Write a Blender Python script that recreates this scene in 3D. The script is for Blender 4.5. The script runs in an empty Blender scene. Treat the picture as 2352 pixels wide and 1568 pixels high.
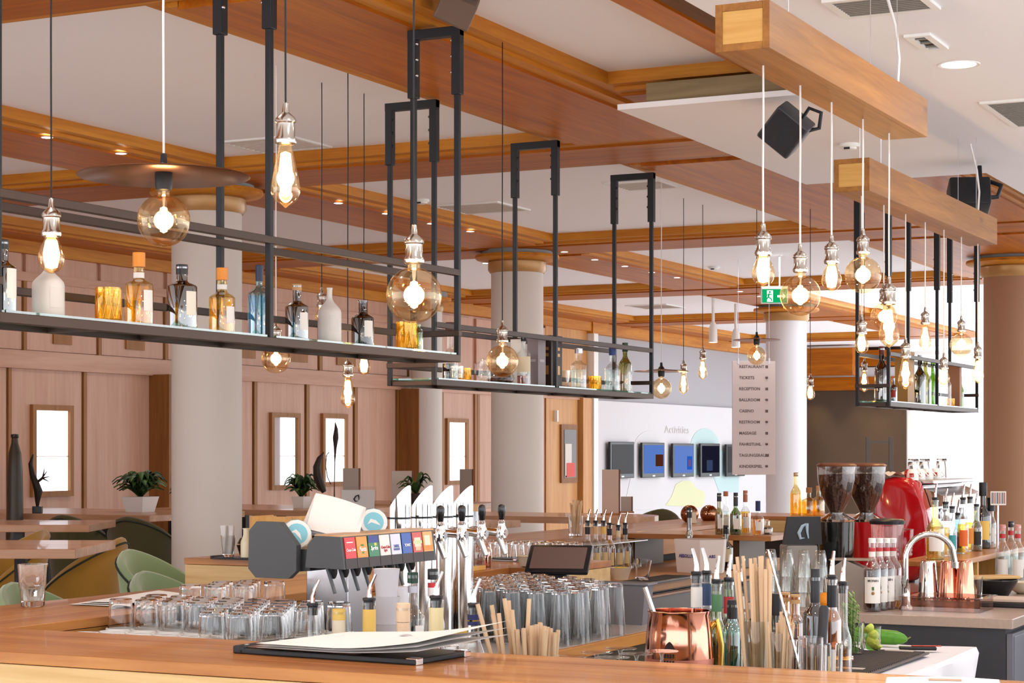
import bpy, bmesh, math, random
from mathutils import Vector, Matrix
R = random.Random(7)
SC = bpy.context.scene
COL = SC.collection
# ---------------------------------------------------------------- camera, world, exposure
F, CX, HY, CH = 4468.0, 1176.0, 1035.0, 1.60      # focal length in px of 2352, horizon row, eye height
TH = math.radians(26.46)
SN, CS = math.sin(TH), math.cos(TH)
cam_d = bpy.data.cameras.new('camera'); cam = bpy.data.objects.new('camera', cam_d); COL.objects.link(cam)
cam.location = (0, 0, CH); cam.rotation_euler = (math.pi / 2, 0, TH)
cam_d.sensor_width = 36; cam_d.lens = 36 * F / 2352
cam_d.shift_y = (HY - 784) / 2352; cam_d.clip_end = 200; cam_d.clip_start = .05
SC.camera = cam
wd = bpy.data.worlds.new('sky'); SC.world = wd; wd.use_nodes = True
bg = wd.node_tree.nodes['Background']; bg.inputs[0].default_value = (.93, .96, 1, 1); bg.inputs[1].default_value = 2.6
SC.view_settings.view_transform = 'Standard'; SC.view_settings.look = 'None'
SC.view_settings.exposure = .15; SC.view_settings.gamma = 1
try: SC.view_settings.use_curve_mapping = False
except Exception: pass
cy = SC.cycles
cy.use_denoising = True; cy.use_adaptive_sampling = True; cy.adaptive_threshold = .05; cy.adaptive_min_samples = 12; cy.max_bounces = 15; cy.diffuse_bounces = 4; cy.glossy_bounces = 3; cy.transmission_bounces = 15
cy.transparent_max_bounces = 18; cy.sample_clamp_indirect = 6; cy.caustics_reflective = False; cy.caustics_refractive = True

# ---------------------------------------------------------------- pixel <-> place
def wd_(px, d):                       # point of column px at depth d
    t = (px - CX) / F
    return d * (t * CS - SN), d * (t * SN + CS)
def Pz(px, py, z):                    # on the level z
    d = (CH - z) * F / (py - HY); x, y = wd_(px, d); return x, y, d
def PX(px, X):                        # on the plane X
    t = (px - CX) / F; d = X / (t * CS - SN); return X, d * (t * SN + CS), d
def PY(px, Y):
    t = (px - CX) / F; d = Y / (t * SN + CS); return d * (t * CS - SN), Y, d
def za(py, d): return CH - (py - HY) * d / F
def dep(x, y): return -x * SN + y * CS

# ---------------------------------------------------------------- materials
def lin(c):
    if isinstance(c, str): c = [int(c[i:i + 2], 16) / 255 for i in (0, 2, 4)]
    return tuple((v / 12.92 if v <= .04045 else ((v + .055) / 1.055) ** 2.4) for v in c) + (1,)
MATS = {}
def mat(key, col, rough=.5, metal=0, emit=0, spec=.5, trans=0, ior=1.45, noise=0, nscale=8, bump=0, coat=0, sheen=0):
    if key in MATS: return MATS[key]
    m = bpy.data.materials.new(key); m.use_nodes = True; nt = m.node_tree; b = nt.nodes['Principled BSDF']
    c = lin(col)
    b.inputs['Base Color'].default_value = c; b.inputs['Roughness'].default_value = rough; b.inputs['Metallic'].default_value = metal
    b.inputs['Specular IOR Level'].default_value = spec; b.inputs['Transmission Weight'].default_value = trans; b.inputs['IOR'].default_value = ior
    b.inputs['Coat Weight'].default_value = coat; b.inputs['Sheen Weight'].default_value = sheen
    if emit: b.inputs['Emission Color'].default_value = c; b.inputs['Emission Strength'].default_value = emit
    if noise or bump:
        tc = nt.nodes.new('ShaderNodeTexCoord'); n = nt.nodes.new('ShaderNodeTexNoise'); n.inputs['Scale'].default_value = nscale; n.inputs['Detail'].default_value = 4
        nt.links.new(tc.outputs['Object'], n.inputs['Vector'])
        if noise:
            mx = nt.nodes.new('ShaderNodeMix'); mx.data_type = 'RGBA'
            mx.inputs[6].default_value = tuple(v * (1 - noise) for v in c[:3]) + (1,); mx.inputs[7].default_value = tuple(min(1, v * (1 + noise)) for v in c[:3]) + (1,)
            nt.links.new(n.outputs['Fac'], mx.inputs[0]); nt.links.new(mx.outputs[2], b.inputs['Base Color'])
        if bump:
            bp = nt.nodes.new('ShaderNodeBump'); bp.inputs['Strength'].default_value = bump; bp.inputs['Distance'].default_value = .01
            nt.links.new(n.outputs['Fac'], bp.inputs['Height']); nt.links.new(bp.outputs['Normal'], b.inputs['Normal'])
    MATS[key] = m; return m
def wood(key, c1, c2, axis=1, rough=.45, sc=1.0, knots=0, coat=0, spec=.4):
    if key in MATS: return MATS[key]
    m = mat(key, c1, rough, coat=coat, spec=spec); nt = m.node_tree; b = nt.nodes['Principled BSDF']; N = nt.nodes.new; L = nt.links.new
    tc = N('ShaderNodeTexCoord'); mp = N('ShaderNodeMapping'); s = [9 * sc, 9 * sc, 9 * sc]; s[axis] = .55 * sc; mp.inputs['Scale'].default_value = s
    L(tc.outputs['Object'], mp.inputs['Vector'])
    n1 = N('ShaderNodeTexNoise'); n1.inputs['Scale'].default_value = 1.6; n1.inputs['Detail'].default_value = 6; n1.inputs['Roughness'].default_value = .6; n1.inputs['Distortion'].default_value = .6
    L(mp.outputs[0], n1.inputs['Vector'])
    n2 = N('ShaderNodeTexNoise'); n2.inputs['Scale'].default_value = 9; n2.inputs['Detail'].default_value = 3; L(mp.outputs[0], n2.inputs['Vector'])
    ad = N('ShaderNodeMath'); ad.operation = 'MULTIPLY_ADD'; ad.inputs[1].default_value = .35; L(n2.outputs['Fac'], ad.inputs[0]); L(n1.outputs['Fac'], ad.inputs[2])
    cr = N('ShaderNodeValToRGB'); cr.color_ramp.elements[0].position = .45; cr.color_ramp.elements[1].position = .85
    cr.color_ramp.elements[0].color = lin(c1); cr.color_ramp.elements[1].color = lin(c2); L(ad.outputs[0], cr.inputs[0])
    out = cr.outputs[0]
    if knots:
        v = N('ShaderNodeTexVoronoi'); v.inputs['Scale'].default_value = 1; mp2 = N('ShaderNodeMapping'); s2 = [5, 5, 5]; s2[axis] = 1.6; mp2.inputs['Scale'].default_value = s2
        L(tc.outputs['Object'], mp2.inputs['Vector']); L(mp2.outputs[0], v.inputs['Vector'])
        r2 = N('ShaderNodeValToRGB'); r2.color_ramp.elements[0].position = .04; r2.color_ramp.elements[1].position = .1
        r2.color_ramp.elements[0].color = (.45, .35, .3, 1); r2.color_ramp.elements[1].color = (1, 1, 1, 1); L(v.outputs['Distance'], r2.inputs[0])
        mm = N('ShaderNodeMix'); mm.data_type = 'RGBA'; mm.blend_type = 'MULTIPLY'; mm.inputs[0].default_value = knots; L(out, mm.inputs[6]); L(r2.outputs[0], mm.inputs[7]); out = mm.outputs[2]
    L(out, b.inputs['Base Color'])
    return m
def glass(key, tint='ffffff', gl=.12, rough=.02, edge=.75, refl='ffffff'):
    """clear coloured glass: straight-through tint plus a sheen that grows toward grazing angles"""
    if key in MATS: return MATS[key]
    m = bpy.data.materials.new(key); m.use_nodes = True; nt = m.node_tree; nt.nodes.clear(); N = nt.nodes.new; L = nt.links.new
    o = N('ShaderNodeOutputMaterial'); mx = N('ShaderNodeMixShader'); t = N('ShaderNodeBsdfTransparent'); g = N('ShaderNodeBsdfGlossy')
    t.inputs[0].default_value = lin(tint); g.inputs[0].default_value = lin(refl); g.inputs['Roughness'].default_value = rough
    lw = N('ShaderNodeLayerWeight'); lw.inputs[0].default_value = .35
    mr = N('ShaderNodeMapRange'); mr.inputs[3].default_value = gl; mr.inputs[4].default_value = edge
    L(lw.outputs['Facing'], mr.inputs[0]); L(mr.outputs[0], mx.inputs[0]); L(t.outputs[0], mx.inputs[1]); L(g.outputs[0], mx.inputs[2]); L(mx.outputs[0], o.inputs[0])
    MATS[key] = m; return m
def emis(key, col, s):
    if key in MATS: return MATS[key]
    m = bpy.data.materials.new(key); m.use_nodes = True; nt = m.node_tree; nt.nodes.clear()
    o = nt.nodes.new('ShaderNodeOutputMaterial'); e = nt.nodes.new('ShaderNodeEmission'); e.inputs[0].default_value = lin(col); e.inputs[1].default_value = s
    nt.links.new(e.outputs[0], o.inputs[0]); MATS[key] = m; return m

# ---------------------------------------------------------------- mesh builder
class MB:
    def __init__(s): s.v = []; s.f = []
    def add(s, v, f):
        n = len(s.v); s.v += [tuple(p) for p in v]; s.f += [tuple(i + n for i in q) for q in f]; return s
    def box(s, x0, x1, y0, y1, z0, z1):
        return s.add([(x0, y0, z0), (x1, y0, z0), (x1, y1, z0), (x0, y1, z0), (x0, y0, z1), (x1, y0, z1), (x1, y1, z1), (x0, y1, z1)],
                     [(0, 3, 2, 1), (4, 5, 6, 7), (0, 1, 5, 4), (1, 2, 6, 5), (2, 3, 7, 6), (3, 0, 4, 7)])
    def bc(s, cx, cy_, cz, sx, sy, sz): return s.box(cx - sx / 2, cx + sx / 2, cy_ - sy / 2, cy_ + sy / 2, cz - sz / 2, cz + sz / 2)
    def cbox(s, x0, x1, y0, y1, z0, z1, c=.004):        # box with chamfered edges
        bm = bmesh.new(); bmesh.ops.create_cube(bm, size=1)
        for v in bm.verts: v.co = ((x0 + x1) / 2 + v.co.x * (x1 - x0), (y0 + y1) / 2 + v.co.y * (y1 - y0), (z0 + z1) / 2 + v.co.z * (z1 - z0))
        bmesh.ops.bevel(bm, geom=bm.edges[:], offset=c, segments=2, affect='EDGES', profile=.5)
        bm.verts.index_update(); s.add([v.co[:] for v in bm.verts], [[v.index for v in f.verts] for f in bm.faces]); bm.free(); return s
    def prism(s, poly, a0, a1, ax='z', taper=1.0):
        """polygon extruded along ax; poly gives the two other axes in order"""
        def put(p, a):
            u, w = p
            return (u, w, a) if ax == 'z' else ((u, a, w) if ax == 'y' else (a, u, w))
        n = len(poly); cu = sum(p[0] for p in poly) / n; cw = sum(p[1] for p in poly) / n
        top = [(cu + (p[0] - cu) * taper, cw + (p[1] - cw) * taper) for p in poly]
        return s.add([put(p, a0) for p in poly] + [put(p, a1) for p in top],
                     [tuple(range(n))[::-1], tuple(range(n, 2 * n))] + [(i, (i + 1) % n, n + (i + 1) % n, n + i) for i in range(n)])
    def lathe(s, prof, seg=20, c=(0, 0, 0), a0=0, a1=None, close=True):
        full = a1 is None; a1 = 2 * math.pi if full else a1; k = seg if full else seg + 1
        v = []; f = []
        for r, z in prof:
            for i in range(k):
                a = a0 + (a1 - a0) * i / seg; v.append((c[0] + r * math.cos(a), c[1] + r * math.sin(a), c[2] + z))
        m = len(prof)
        for j in range(m - 1):
            for i in range(seg):
                i2 = (i + 1) % k if full else i + 1
                f.append((j * k + i, j * k + i2, (j + 1) * k + i2, (j + 1) * k + i))
        if full and close:
            if prof[0][0] > 1e-5: f.append(tuple(range(k))[::-1])
            if prof[-1][0] > 1e-5: f.append(tuple((m - 1) * k + i for i in range(k)))
        return s.add(v, f)
    def tube(s, pts, r, seg=8, caps=True):
        pts = [Vector(p) for p in pts]; n = len(pts); rr = r if isinstance(r, (list, tuple)) else [r] * n; v = []; f = []
        up = None
        for i, p in enumerate(pts):
            d = (pts[min(i + 1, n - 1)] - pts[max(i - 1, 0)]).normalized()
            if up is None:
                up = Vector((0, 0, 1)) if abs(d.z) < .9 else Vector((1, 0, 0))
            a = d.cross(up).normalized(); b = a.cross(d).normalized(); up = b
            for k in range(seg):
                t = 2 * math.pi * k / seg; q = p + (a * math.cos(t) + b * math.sin(t)) * rr[i]; v.append(q[:])
        for i in range(n - 1):
            for k in range(seg):
                k2 = (k + 1) % seg; f.append((i * seg + k, i * seg + k2, (i + 1) * seg + k2, (i + 1) * seg + k))
        if caps: f.append(tuple(range(seg))[::-1]); f.append(tuple((n - 1) * seg + k for k in range(seg)))
        return s.add(v, f)
    def sphere(s, c, r, seg=16, ring=10, sz=1):
        return s.lathe([(r * math.sin(math.pi * i / ring), -r * sz * math.cos(math.pi * i / ring)) for i in range(ring + 1)], seg, c)
    def grid(s, fn, nu, nv):
        v = [fn(i / nu, j / nv) for j in range(nv + 1) for i in range(nu + 1)]
        return s.add(v, [(j * (nu + 1) + i, j * (nu + 1) + i + 1, (j + 1) * (nu + 1) + i + 1, (j + 1) * (nu + 1) + i) for j in range(nv) for i in range(nu)])
    def rot(s, rz=0, rx=0, ry=0, o=(0, 0, 0), n0=0):
        M = Matrix.Rotation(rz, 3, 'Z') @ Matrix.Rotation(ry, 3, 'Y') @ Matrix.Rotation(rx, 3, 'X'); o = Vector(o)
        s.v = s.v[:n0] + [((M @ (Vector(p) - o)) + o)[:] for p in s.v[n0:]]; return s
    def mv(s, x=0, y=0, z=0): s.v = [(a + x, b + y, c + z) for a, b, c in s.v]; return s
    def mesh(s, name, m, smooth=False, off=None):
        me = bpy.data.meshes.new(name)
        v = s.v if off is None else [(a - off[0], b - off[1], c - off[2]) for a, b, c in s.v]
        me.from_pydata(v, [], s.f); me.validate(); me.update()
        bm = bmesh.new(); bm.from_mesh(me); bmesh.ops.recalc_face_normals(bm, faces=bm.faces); bm.to_mesh(me); bm.free()
        if m: me.materials.append(m)
        if smooth:
            me.polygons.foreach_set('use_smooth', [True] * len(me.polygons)); me.set_sharp_from_angle(angle=math.radians(38))
        return me
def link(name, me, parent=None, loc=(0, 0, 0), rz=0):
    o = bpy.data.objects.new(name, me); COL.objects.link(o); o.parent = parent; o.location = loc; o.rotation_euler = (0, 0, rz); return o
def part(name, mb, m, parent, smooth=False, world=False, label=None):
    off = tuple(parent.location) if world and parent else None
    o = link(name, mb.mesh(name, m, smooth, off), parent)
    if label: o['label'] = label
    return o
def sub(name, mb, m, par, root, smooth=False, label=None):   # sub-part whose shape is given in world places
    o = link(name, mb.mesh(name, m, smooth, tuple(root.location)), par)
    if label: o['label'] = label
    return o
def tag(o, label=None, cat=None, group=None, kind=None):
    if label: o['label'] = label
    if cat: o['category'] = cat
    if group: o['group'] = group
    if kind: o['kind'] = kind
    return o
def thing(name, label, cat, loc=(0, 0, 0), rz=0, group=None):
    return tag(link(name, None, None, loc, rz), label, cat, group)
def solo(name, mb, m, label, cat, loc, rz=0, group=None, smooth=False, world=False):
    o = link(name, mb.mesh(name, m, smooth, loc if world else None), None, loc, rz); return tag(o, label, cat, group)
def struct(name, mb, m, label=None, smooth=False):
    o = link(name, mb.mesh(name, m, smooth)); return tag(o, label, None, None, 'structure')
def dup(o, loc=None, rz=None, label=None, parent=None, group=None, scale=None):
    c = o.copy(); COL.objects.link(c)
    if parent is not None: c.parent = parent
    if loc is not None: c.location = loc
    if rz is not None: c.rotation_euler = (0, 0, rz)
    if label: c['label'] = label
    if group: c['group'] = group
    if scale: c.scale = scale
    for ch in o.children: dup(ch, parent=c)
    return c
FONT_CACHE = {}
def text_mesh(txt, size, m, depth=.0004, bold=False):
    cu = bpy.data.curves.new('lettering', 'FONT'); cu.body = txt; cu.size = size; cu.extrude = depth; cu.align_x = 'CENTER'; cu.align_y = 'CENTER'
    cu.resolution_u = 2
    if bold: cu.offset = size * .02
    ob = bpy.data.objects.new('lettering', cu); COL.objects.link(ob)
    me = bpy.data.meshes.new_from_object(ob.evaluated_get(bpy.context.evaluated_depsgraph_get()))
    bpy.data.objects.remove(ob); me.materials.clear(); me.materials.append(m); return me
def text(txt, size, m, parent, loc, rot, name='lettering', bold=False, sx=1):
    o = link(name, text_mesh(txt, size, m, bold=bold), parent, loc); o.rotation_euler = rot; o.scale = (sx, 1, 1); return o
# ---------------------------------------------------------------- materials of the place
M_BEAM_Y = wood('beam wood lengthwise', '984a00', 'c47000', 1, .42, .6, spec=.32)
M_BEAM_X = wood('beam wood crosswise', '8e4400', 'ba6800', 0, .45, .6, spec=.28)
M_MOULD_Y = wood('moulding wood lengthwise', 'b06610', 'd28c28', 1, .5, 1, knots=.6)
M_MOULD_X = wood('moulding wood crosswise', 'b06610', 'd28c28', 0, .5, 1, knots=.6)
M_PANEL = wood('pale wall veneer', 'c4967e', 'd5ab95', 2, .45, .5)
M_PANEL_X = wood('pale veneer rail', 'be8d74', 'd0a58d', 1, .45, .5)
M_BATTEN = wood('oak batten', '8c5a2c', 'a8743d', 2, .5)
M_OAK = wood('golden oak', 'b7793d', 'd09a5c', 2, .45, .6)
M_DARKOAK = wood('dark oak', '7a4a1e', '94602c', 2, .5)  # darker brown oak for the pilasters and the slot frame
M_PINE_Z = wood('pine', 'c78a3e', 'e0ad62', 2, .45, .8, knots=.7)
M_PINE_Y = wood('pine lengthwise', '9a6228', 'bd8442', 1, .5, .8, knots=.7)
M_BAR_X = wood('bar top wood crosswise', '96562a', 'c08244', 0, .36, .8, coat=.1, spec=.35)
M_BAR_Y = wood('bar top wood lengthwise', '96562a', 'c08244', 1, .36, .8, coat=.1, spec=.35)
M_BARF = wood('bar front pine', 'c39a5f', 'dcbb86', 0, .45, .9, knots=.6)
M_CEIL = mat('ceiling paint', 'f8f6f9', .8)
M_COLUMN = mat('column plaster', 'd9d2cb', .65, noise=.03, nscale=2)
M_WHITEWALL = mat('white wall paint', 'd9d8dc', .7)
M_BLACK = mat('black metal', '232428', .45, .3)
M_BRONZE = mat('dark bronze metal', '4a3b34', .45, .5)
M_CHROME = mat('chrome', 'f0f0f0', .08, 1)
M_STEEL = mat('brushed steel', 'c9c9cc', .28, 1)
M_NICKEL = mat('aged nickel', 'c9c3ba', .2, 1)
M_DAY = emis('daylit pane', 'f4f6ff', 2.2)
M_SPOT = emis('lamp lens', 'fff3e0', 9)
M_WHITE = mat('white plastic', 'eeeeec', .4)
M_FLOOR = mat('warm floor tile', 'eae6e2', .4, noise=.06, nscale=3)
ZC, ZS = 3.56, 3.46          # ceiling and beam soffit levels
# ---------------------------------------------------------------- floor and ceiling
struct('floor', MB().box(-13, 7, -5, 37, -.1, 0), M_FLOOR, 'warm beige floor under the bar and tables')
mb = MB().box(-12, 5, -2, 22.5, ZC, ZC + .15).box(-12, -7.45, 22.5, 36.2, ZC, ZC + .15)
ceil = struct('ceiling', mb, M_CEIL, 'white coffered ceiling crossed by orange wooden beams')
def beam(x0, x1, y0, y1, along, z=ZS, edge=.17, strips=(1, 1)):
    my, mm = (M_BEAM_Y, M_MOULD_Y) if along == 'y' else (M_BEAM_X, M_MOULD_X)
    c = ((x0 + x1) / 2, (y0 + y1) / 2)
    g = MB()
    if along == 'y':
        g.box(x0 + (edge if strips[0] else 0) - c[0], x1 - (edge if strips[1] else 0) - c[0], y0 - c[1], y1 - c[1], z, ZC + .01)
        st = []
        if strips[0]: st += [(x0, x0 + edge * .62, y0, y1, z + .035), (x0 + edge * .5, x0 + edge * 1.02, y0, y1, z + .014)]
        if strips[1]: st += [(x1 - edge * .62, x1, y0, y1, z + .035), (x1 - edge * 1.02, x1 - edge * .5, y0, y1, z + .014)]
    else:
        g.box(x0 - c[0], x1 - c[0], y0 + (edge if strips[0] else 0) - c[1], y1 - (edge if strips[1] else 0) - c[1], z, ZC + .01)
        st = []
        if strips[0]: st += [(x0, x1, y0, y0 + edge * .62, z + .035), (x0, x1, y0 + edge * .5, y0 + edge * 1.02, z + .014)]
        if strips[1]: st += [(x0, x1, y1 - edge * .62, y1, z + .035), (x0, x1, y1 - edge * 1.02, y1 - edge * .5, z + .014)]
    link('beam', g.mesh('beam', my), ceil, (c[0], c[1], 0))
    for a, b, cc, d, zz in st:
        q = ((a + b) / 2, (cc + d) / 2)
        link('moulding', MB().box(a - q[0], b - q[0], cc - q[1], d - q[1], zz, ZC + .005).mesh('moulding', mm), ceil, (q[0], q[1], 0))
YB = [(5.70, 6.72), (10.77, 11.78), (15.88, 16.89), (21.0, 22.0), (26.1, 27.1), (31.2, 32.2)]
XB = [(-12.0, -11.0), (-8.5, -7.5), (-5.09, -4.04)]
ys = [-2] + [v for p in YB for v in p]
# crosswise beams, then the lengths of the lengthwise beams between them
for i, (y0, y1) in enumerate(YB):
    if y0 < 22: beam(-11.6, -3.05 if i else -3.0, y0, y1, 'x')
    else: beam(-11.6, -7.45, y0, y1, 'x')
for x0, x1 in XB[1:]:
    e = [-2, 5.7, 6.72, 10.77, 11.78, 15.88, 16.89, 21.0, 22.0, 26.1, 27.1, 31.2]
    for a, b in zip(e[0::2], e[1::2]):
        if b > 22.5 and x0 > -7: continue
        beam(x0, x1, a, b, 'y', strips=(1, 1 if (x0 < -6 or a < 9) else 0))
for a, b in ((-2, 5.7), (6.72, 10.77), (11.78, 15.88), (16.89, 21), (22, 26.1), (27.1, 31.2)):
    beam(-11.6, -11.0, a, b, 'y', strips=(0, 1))
beam(-3.27, -3.0, 6.72, 9.23, 'y', edge=.06); beam(-3.27, -3.0, -2, 5.7, 'y', edge=.06)
beam(-4.04, -3.0, 9.23, 10.77, 'x', strips=(1, 0))                      # closes the narrow coffer
for a, b in ((11.78, 15.88), (16.89, 21)): beam(-4.04, -3.05, a, b, 'y', strips=(0, 1), edge=.1)
link('beam', MB().box(-2.74, 5, 14.5, 15.2, 3.2, 3.34).mesh('beam', M_BEAM_X), ceil)
link('beam', MB().box(-3.02, -2.3, -2, 9.2, 3.45, 3.57).mesh('beam', wood('shadow gap brown', '5a3412', '74481c', 1, .6)), ceil)  # added dark strip; its brown paints the shadowed void above the lowered ceiling
# lowered white ceiling over the right half, with a tongue reaching under the wooden soffit
ZD = 3.32
g = tag(link('ceiling_lowered', None, None, (-2.7, 9, ZD)), 'smooth white lowered ceiling over the right side, with a tongue under the wooden soffit', None, None, 'structure')
part('panel', MB().prism([(-2.72, -2), (5, -2), (5, 22.5), (-2.74, 22.5), (-2.74, 12.1), (-3.9, 12.1), (-3.9, 9.03), (-2.72, 9.03)], ZD, ZD + .028), M_CEIL, g, world=True)
part('packer', MB().box(-3.78, -3.0, 9.12, 9.3, 3.348, 3.46), wood('weathered timber', '7d6a4c', '9a8663', 0, .6), g, world=True)
part('packer', MB().box(-3.78, -3.0, 11.6, 11.75, 3.348, 3.46), MATS['weathered timber'], g, world=True)

# ---------------------------------------------------------------- left wall: veneer panels, battens, doors with lights
XW = -11.6
def yw(px): return PX(px, XW)[1]
def zw(px, py): return za(py, PX(px, XW)[2])
wl = struct('wall_left', MB().box(XW - .25, XW - .02, 2, yw(945), 0, 3.6), M_PANEL, 'wall clad in pale pinkish wood veneer panels with oak battens')
ZR = 2.40
low = [-330, -150, 17, 190, 345, 582, 702, 813, 911]
up = [-300, -120, 52, 224, 377, 610, 732, 838, 938]
def wbox(name, p0, p1, z0, z1, t0, t1, m, par=None):
    a, b = yw(p0), yw(p1); c = (a + b) / 2
    return link(name, MB().box(XW + t0, XW + t1, a - c, b - c, z0, z1).mesh(name, m), par or wl, (0, c, 0))
for a, b in zip(low[:-1], low[1:]):
    wbox('panel', a + 5, b - 5, .1, ZR - .06, -.02, .012, M_DARKOAK if (a, b) == (345, 582) and 0 else M_PANEL)
for a, b in zip(up[:-1], up[1:]):
    wbox('panel', a + 5, b - 5, ZR + .1, 3.12, -.02, .012, M_PANEL)
    wbox('panel', a + 5, b - 5, 3.18, 3.36, -.02, .012, M_PANEL)
for p in low: wbox('batten', p - 3, p + 4, .1, ZR - .05, -.015, .03, M_BATTEN)
for p in up: wbox('batten', p - 3, p + 4, ZR + .08, 3.13, -.015, .03, M_BATTEN)
for z0, z1, t, m in ((ZR - .07, ZR + .09, .06, M_PANEL_X), (3.11, 3.19, .035, M_PANEL_X), (3.35, 3.56, .08, M_MOULD_Y), (0, .1, .03, M_BATTEN)):
    wbox('rail', -400, 942, z0, z1, -.02, t, m)
wbox('pilaster', 340, 384, 0, ZR - .06, -.02, .25, M_DARKOAK); wbox('pilaster', 911, 945, 0, ZR - .06, -.02, .3, M_DARKOAK)
# small vents in the upper panels
for p in (138, 305, 450, 560, 680, 790): wbox('vent', p - 20, p + 22, ZR + .17, ZR + .3, .01, .03, M_BATTEN)
# doors with lit panes
def door_light(n, f0, f1, fy0, fy1, g0, g1, gy0, gy1, pull=None):
    pc = (f0 + f1) / 2; z1 = zw(pc, fy0); z0 = zw(pc, fy1)
    a, b = yw(f0), yw(f1); c = (a + b) / 2
    o = link('window_%d' % n, None, None, (XW, c, (z0 + z1) / 2)); tag(o, kind='structure'); zc = (z0 + z1) / 2
    fr = MB(); w = .05
    for q in ((a - c, a - c + w, z0, z1), (b - c - w, b - c, z0, z1)): fr.box(.0, .05, q[0], q[1], q[2] - zc, q[3] - zc)
    for q in ((z0, z0 + w), (z1 - w, z1)): fr.box(0, .05, a - c + w, b - c - w, q[0] - zc, q[1] - zc)
    part('window_frame', fr, M_BATTEN, o)
    ga, gb = yw(g0), yw(g1); h0, h1 = zw(pc, gy1), zw(pc, gy0); zm = h0 + (h1 - h0) * .43
    part('pane', MB().box(.022, .03, ga - c, gb - c, h0 - zc, zm - .006 - zc), M_DAY, o)
    part('pane', MB().box(.022, .03, ga - c, gb - c, zm + .006 - zc, h1 - zc), M_DAY, o)
    part('backing', MB().box(.014, .02, a - c + w, b - c - w, z0 + w - zc, z1 - w - zc), mat('pale reveal', 'c9bdb8', .6), o)
door_light(1, 66, 160, 930, 1140, 80, 150, 943, 1127)
door_light(2, 616, 682, 948, 1124, 640, 672, 958, 1114)
door_light(3, 734, 791, 950, 1116, 741, 786, 962, 1111)
# recessed stretch past the wall's end: pale door, oak door, white media wall
xr = XW
struct('wall_recess', MB().box(XW - .25, XW - .02, yw(945), yw(1345), 0, 3.6), M_PANEL, 'pale wood wall between the round pillars')
wr = bpy.data.objects['wall_recess']
for a, b in ((1012, 1085), (1095, 1130), (1130, 1248)): wbox('panel', a, b, .1, ZR - .06, -.02, .015, M_PANEL, wr)
for a, b in ((1012, 1082), (1092, 1250)): wbox('panel', a, b, ZR + .1, 3.3, -.02, .015, M_PANEL, wr)
for p in (1010, 1087, 1093): wbox('batten', p - 2, p + 3, .1, ZR - .05, -.015, .04, M_BATTEN, wr)
wbox('rail', 945, 1345, ZR - .07, ZR + .07, -.02, .05, M_PANEL_X, wr); wbox('rail', 945, 1345, 3.33, 3.56, -.02, .1, M_MOULD_Y, wr)
door_light(4, 1020, 1069, 961, 1112, 1030, 1063, 970, 1107)
d1 = link('door_1', None, None, (XW, yw(1293), 0)); tag(d1, 'golden oak door with a narrow glazed slot', None, None, 'structure')
def dbox(name, p0, p1, z0, z1, t0, t1, m, par=d1):
    a, b = yw(p0) - yw(1293), yw(p1) - yw(1293); return part(name, MB().box(t0, t1, a, b, z0, z1), m, par)
dbox('leaf', 1250, 1322, .02, 2.36, 0, .03, M_OAK); dbox('door_frame', 1325, 1346, 0, 2.5, 0, .1, M_OAK); dbox('transom', 1250, 1346, 2.36, 2.5, 0, .1, M_OAK)
dbox('upper_panel', 1250, 1346, 2.52, 3.35, 0, .02, M_OAK)
z0, z1 = zw(1300, 1108), zw(1300, 975)
dbox('slot_frame', 1281, 1318, z0, z1, .03, .06, M_DARKOAK); dbox('pane', 1287, 1314, z0 + .07, z1 - .07, .06, .065, mat('dark pane', '3a2018', .1))
dbox('poster', 1288, 1303, z0 + .1, z0 + .55, .065, .07, mat('poster white', 'd8d0c8', .5)); dbox('poster_stripe', 1291, 1310, z0 + .08, z0 + .28, .071, .074, mat('poster red', 'd6402a', .5))
dbox('pull', 1268, 1271, za(970, 28), za(945, 28), .03, .08, M_WHITE)
# white media wall
wm = struct('wall_media', MB().box(XW - .25, XW - .02, yw(1345), 36.2, 0, 3.6), mat('grey-white wall', 'adacb2', .7), 'light grey wall carrying a row of screens')
ZM = zw(1552, 930)
wbox('backlit_panel', 1366, 1840, .05, ZM, -.02, .05, M_WHITEWALL, wm)
wbox('edge_post', 1347, 1357, 0, 3.3, -.02, .12, M_WHITE, wm); wbox('edge_gap', 1358, 1365, 0, ZM, -.02, .04, mat('grey gap', '6d6d75', .5), wm)
wbox('rail', 1345, 1720, 3.3, 3.56, -.02, .12, M_MOULD_Y, wm)
# pastel shapes printed on the panel
def blob(name, pts, m):
    c = yw(1560); poly = [(yw(p) - c, zw(p, q)) for p, q in pts]
    link(name, MB().prism(poly, XW + .051, XW + .056, 'x').mesh(name, m), wm, (0, c, 0))
def arc(cx_, cy_, rx, ry, a0, a1, n=12): return [(cx_ + rx * math.cos(math.radians(a0 + (a1 - a0) * i / n)), cy_ - ry * math.sin(math.radians(a0 + (a1 - a0) * i / n))) for i in range(n + 1)]
blob('print_shape', arc(1488, 1030, 40, 42, 0, 180) + [(1440, 1100), (1425, 1170), (1500, 1170), (1520, 1080)], mat('print pale grey', 'd9d8da', .7))
blob('print_shape', arc(1612, 1030, 34, 47, 0, 180) + [(1580, 1090), (1632, 1095), (1645, 1130), (1690, 1130), (1690, 1060)], mat('print aqua', 'bcd6d8', .7))
blob('print_shape', [(1521, 1160), (1535, 1140), (1545, 1112), (1560, 1103), (1580, 1105), (1594, 1122), (1610, 1128), (1613, 1140), (1606, 1165)], mat('print lime', 'd9dcb4', .7))
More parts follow.
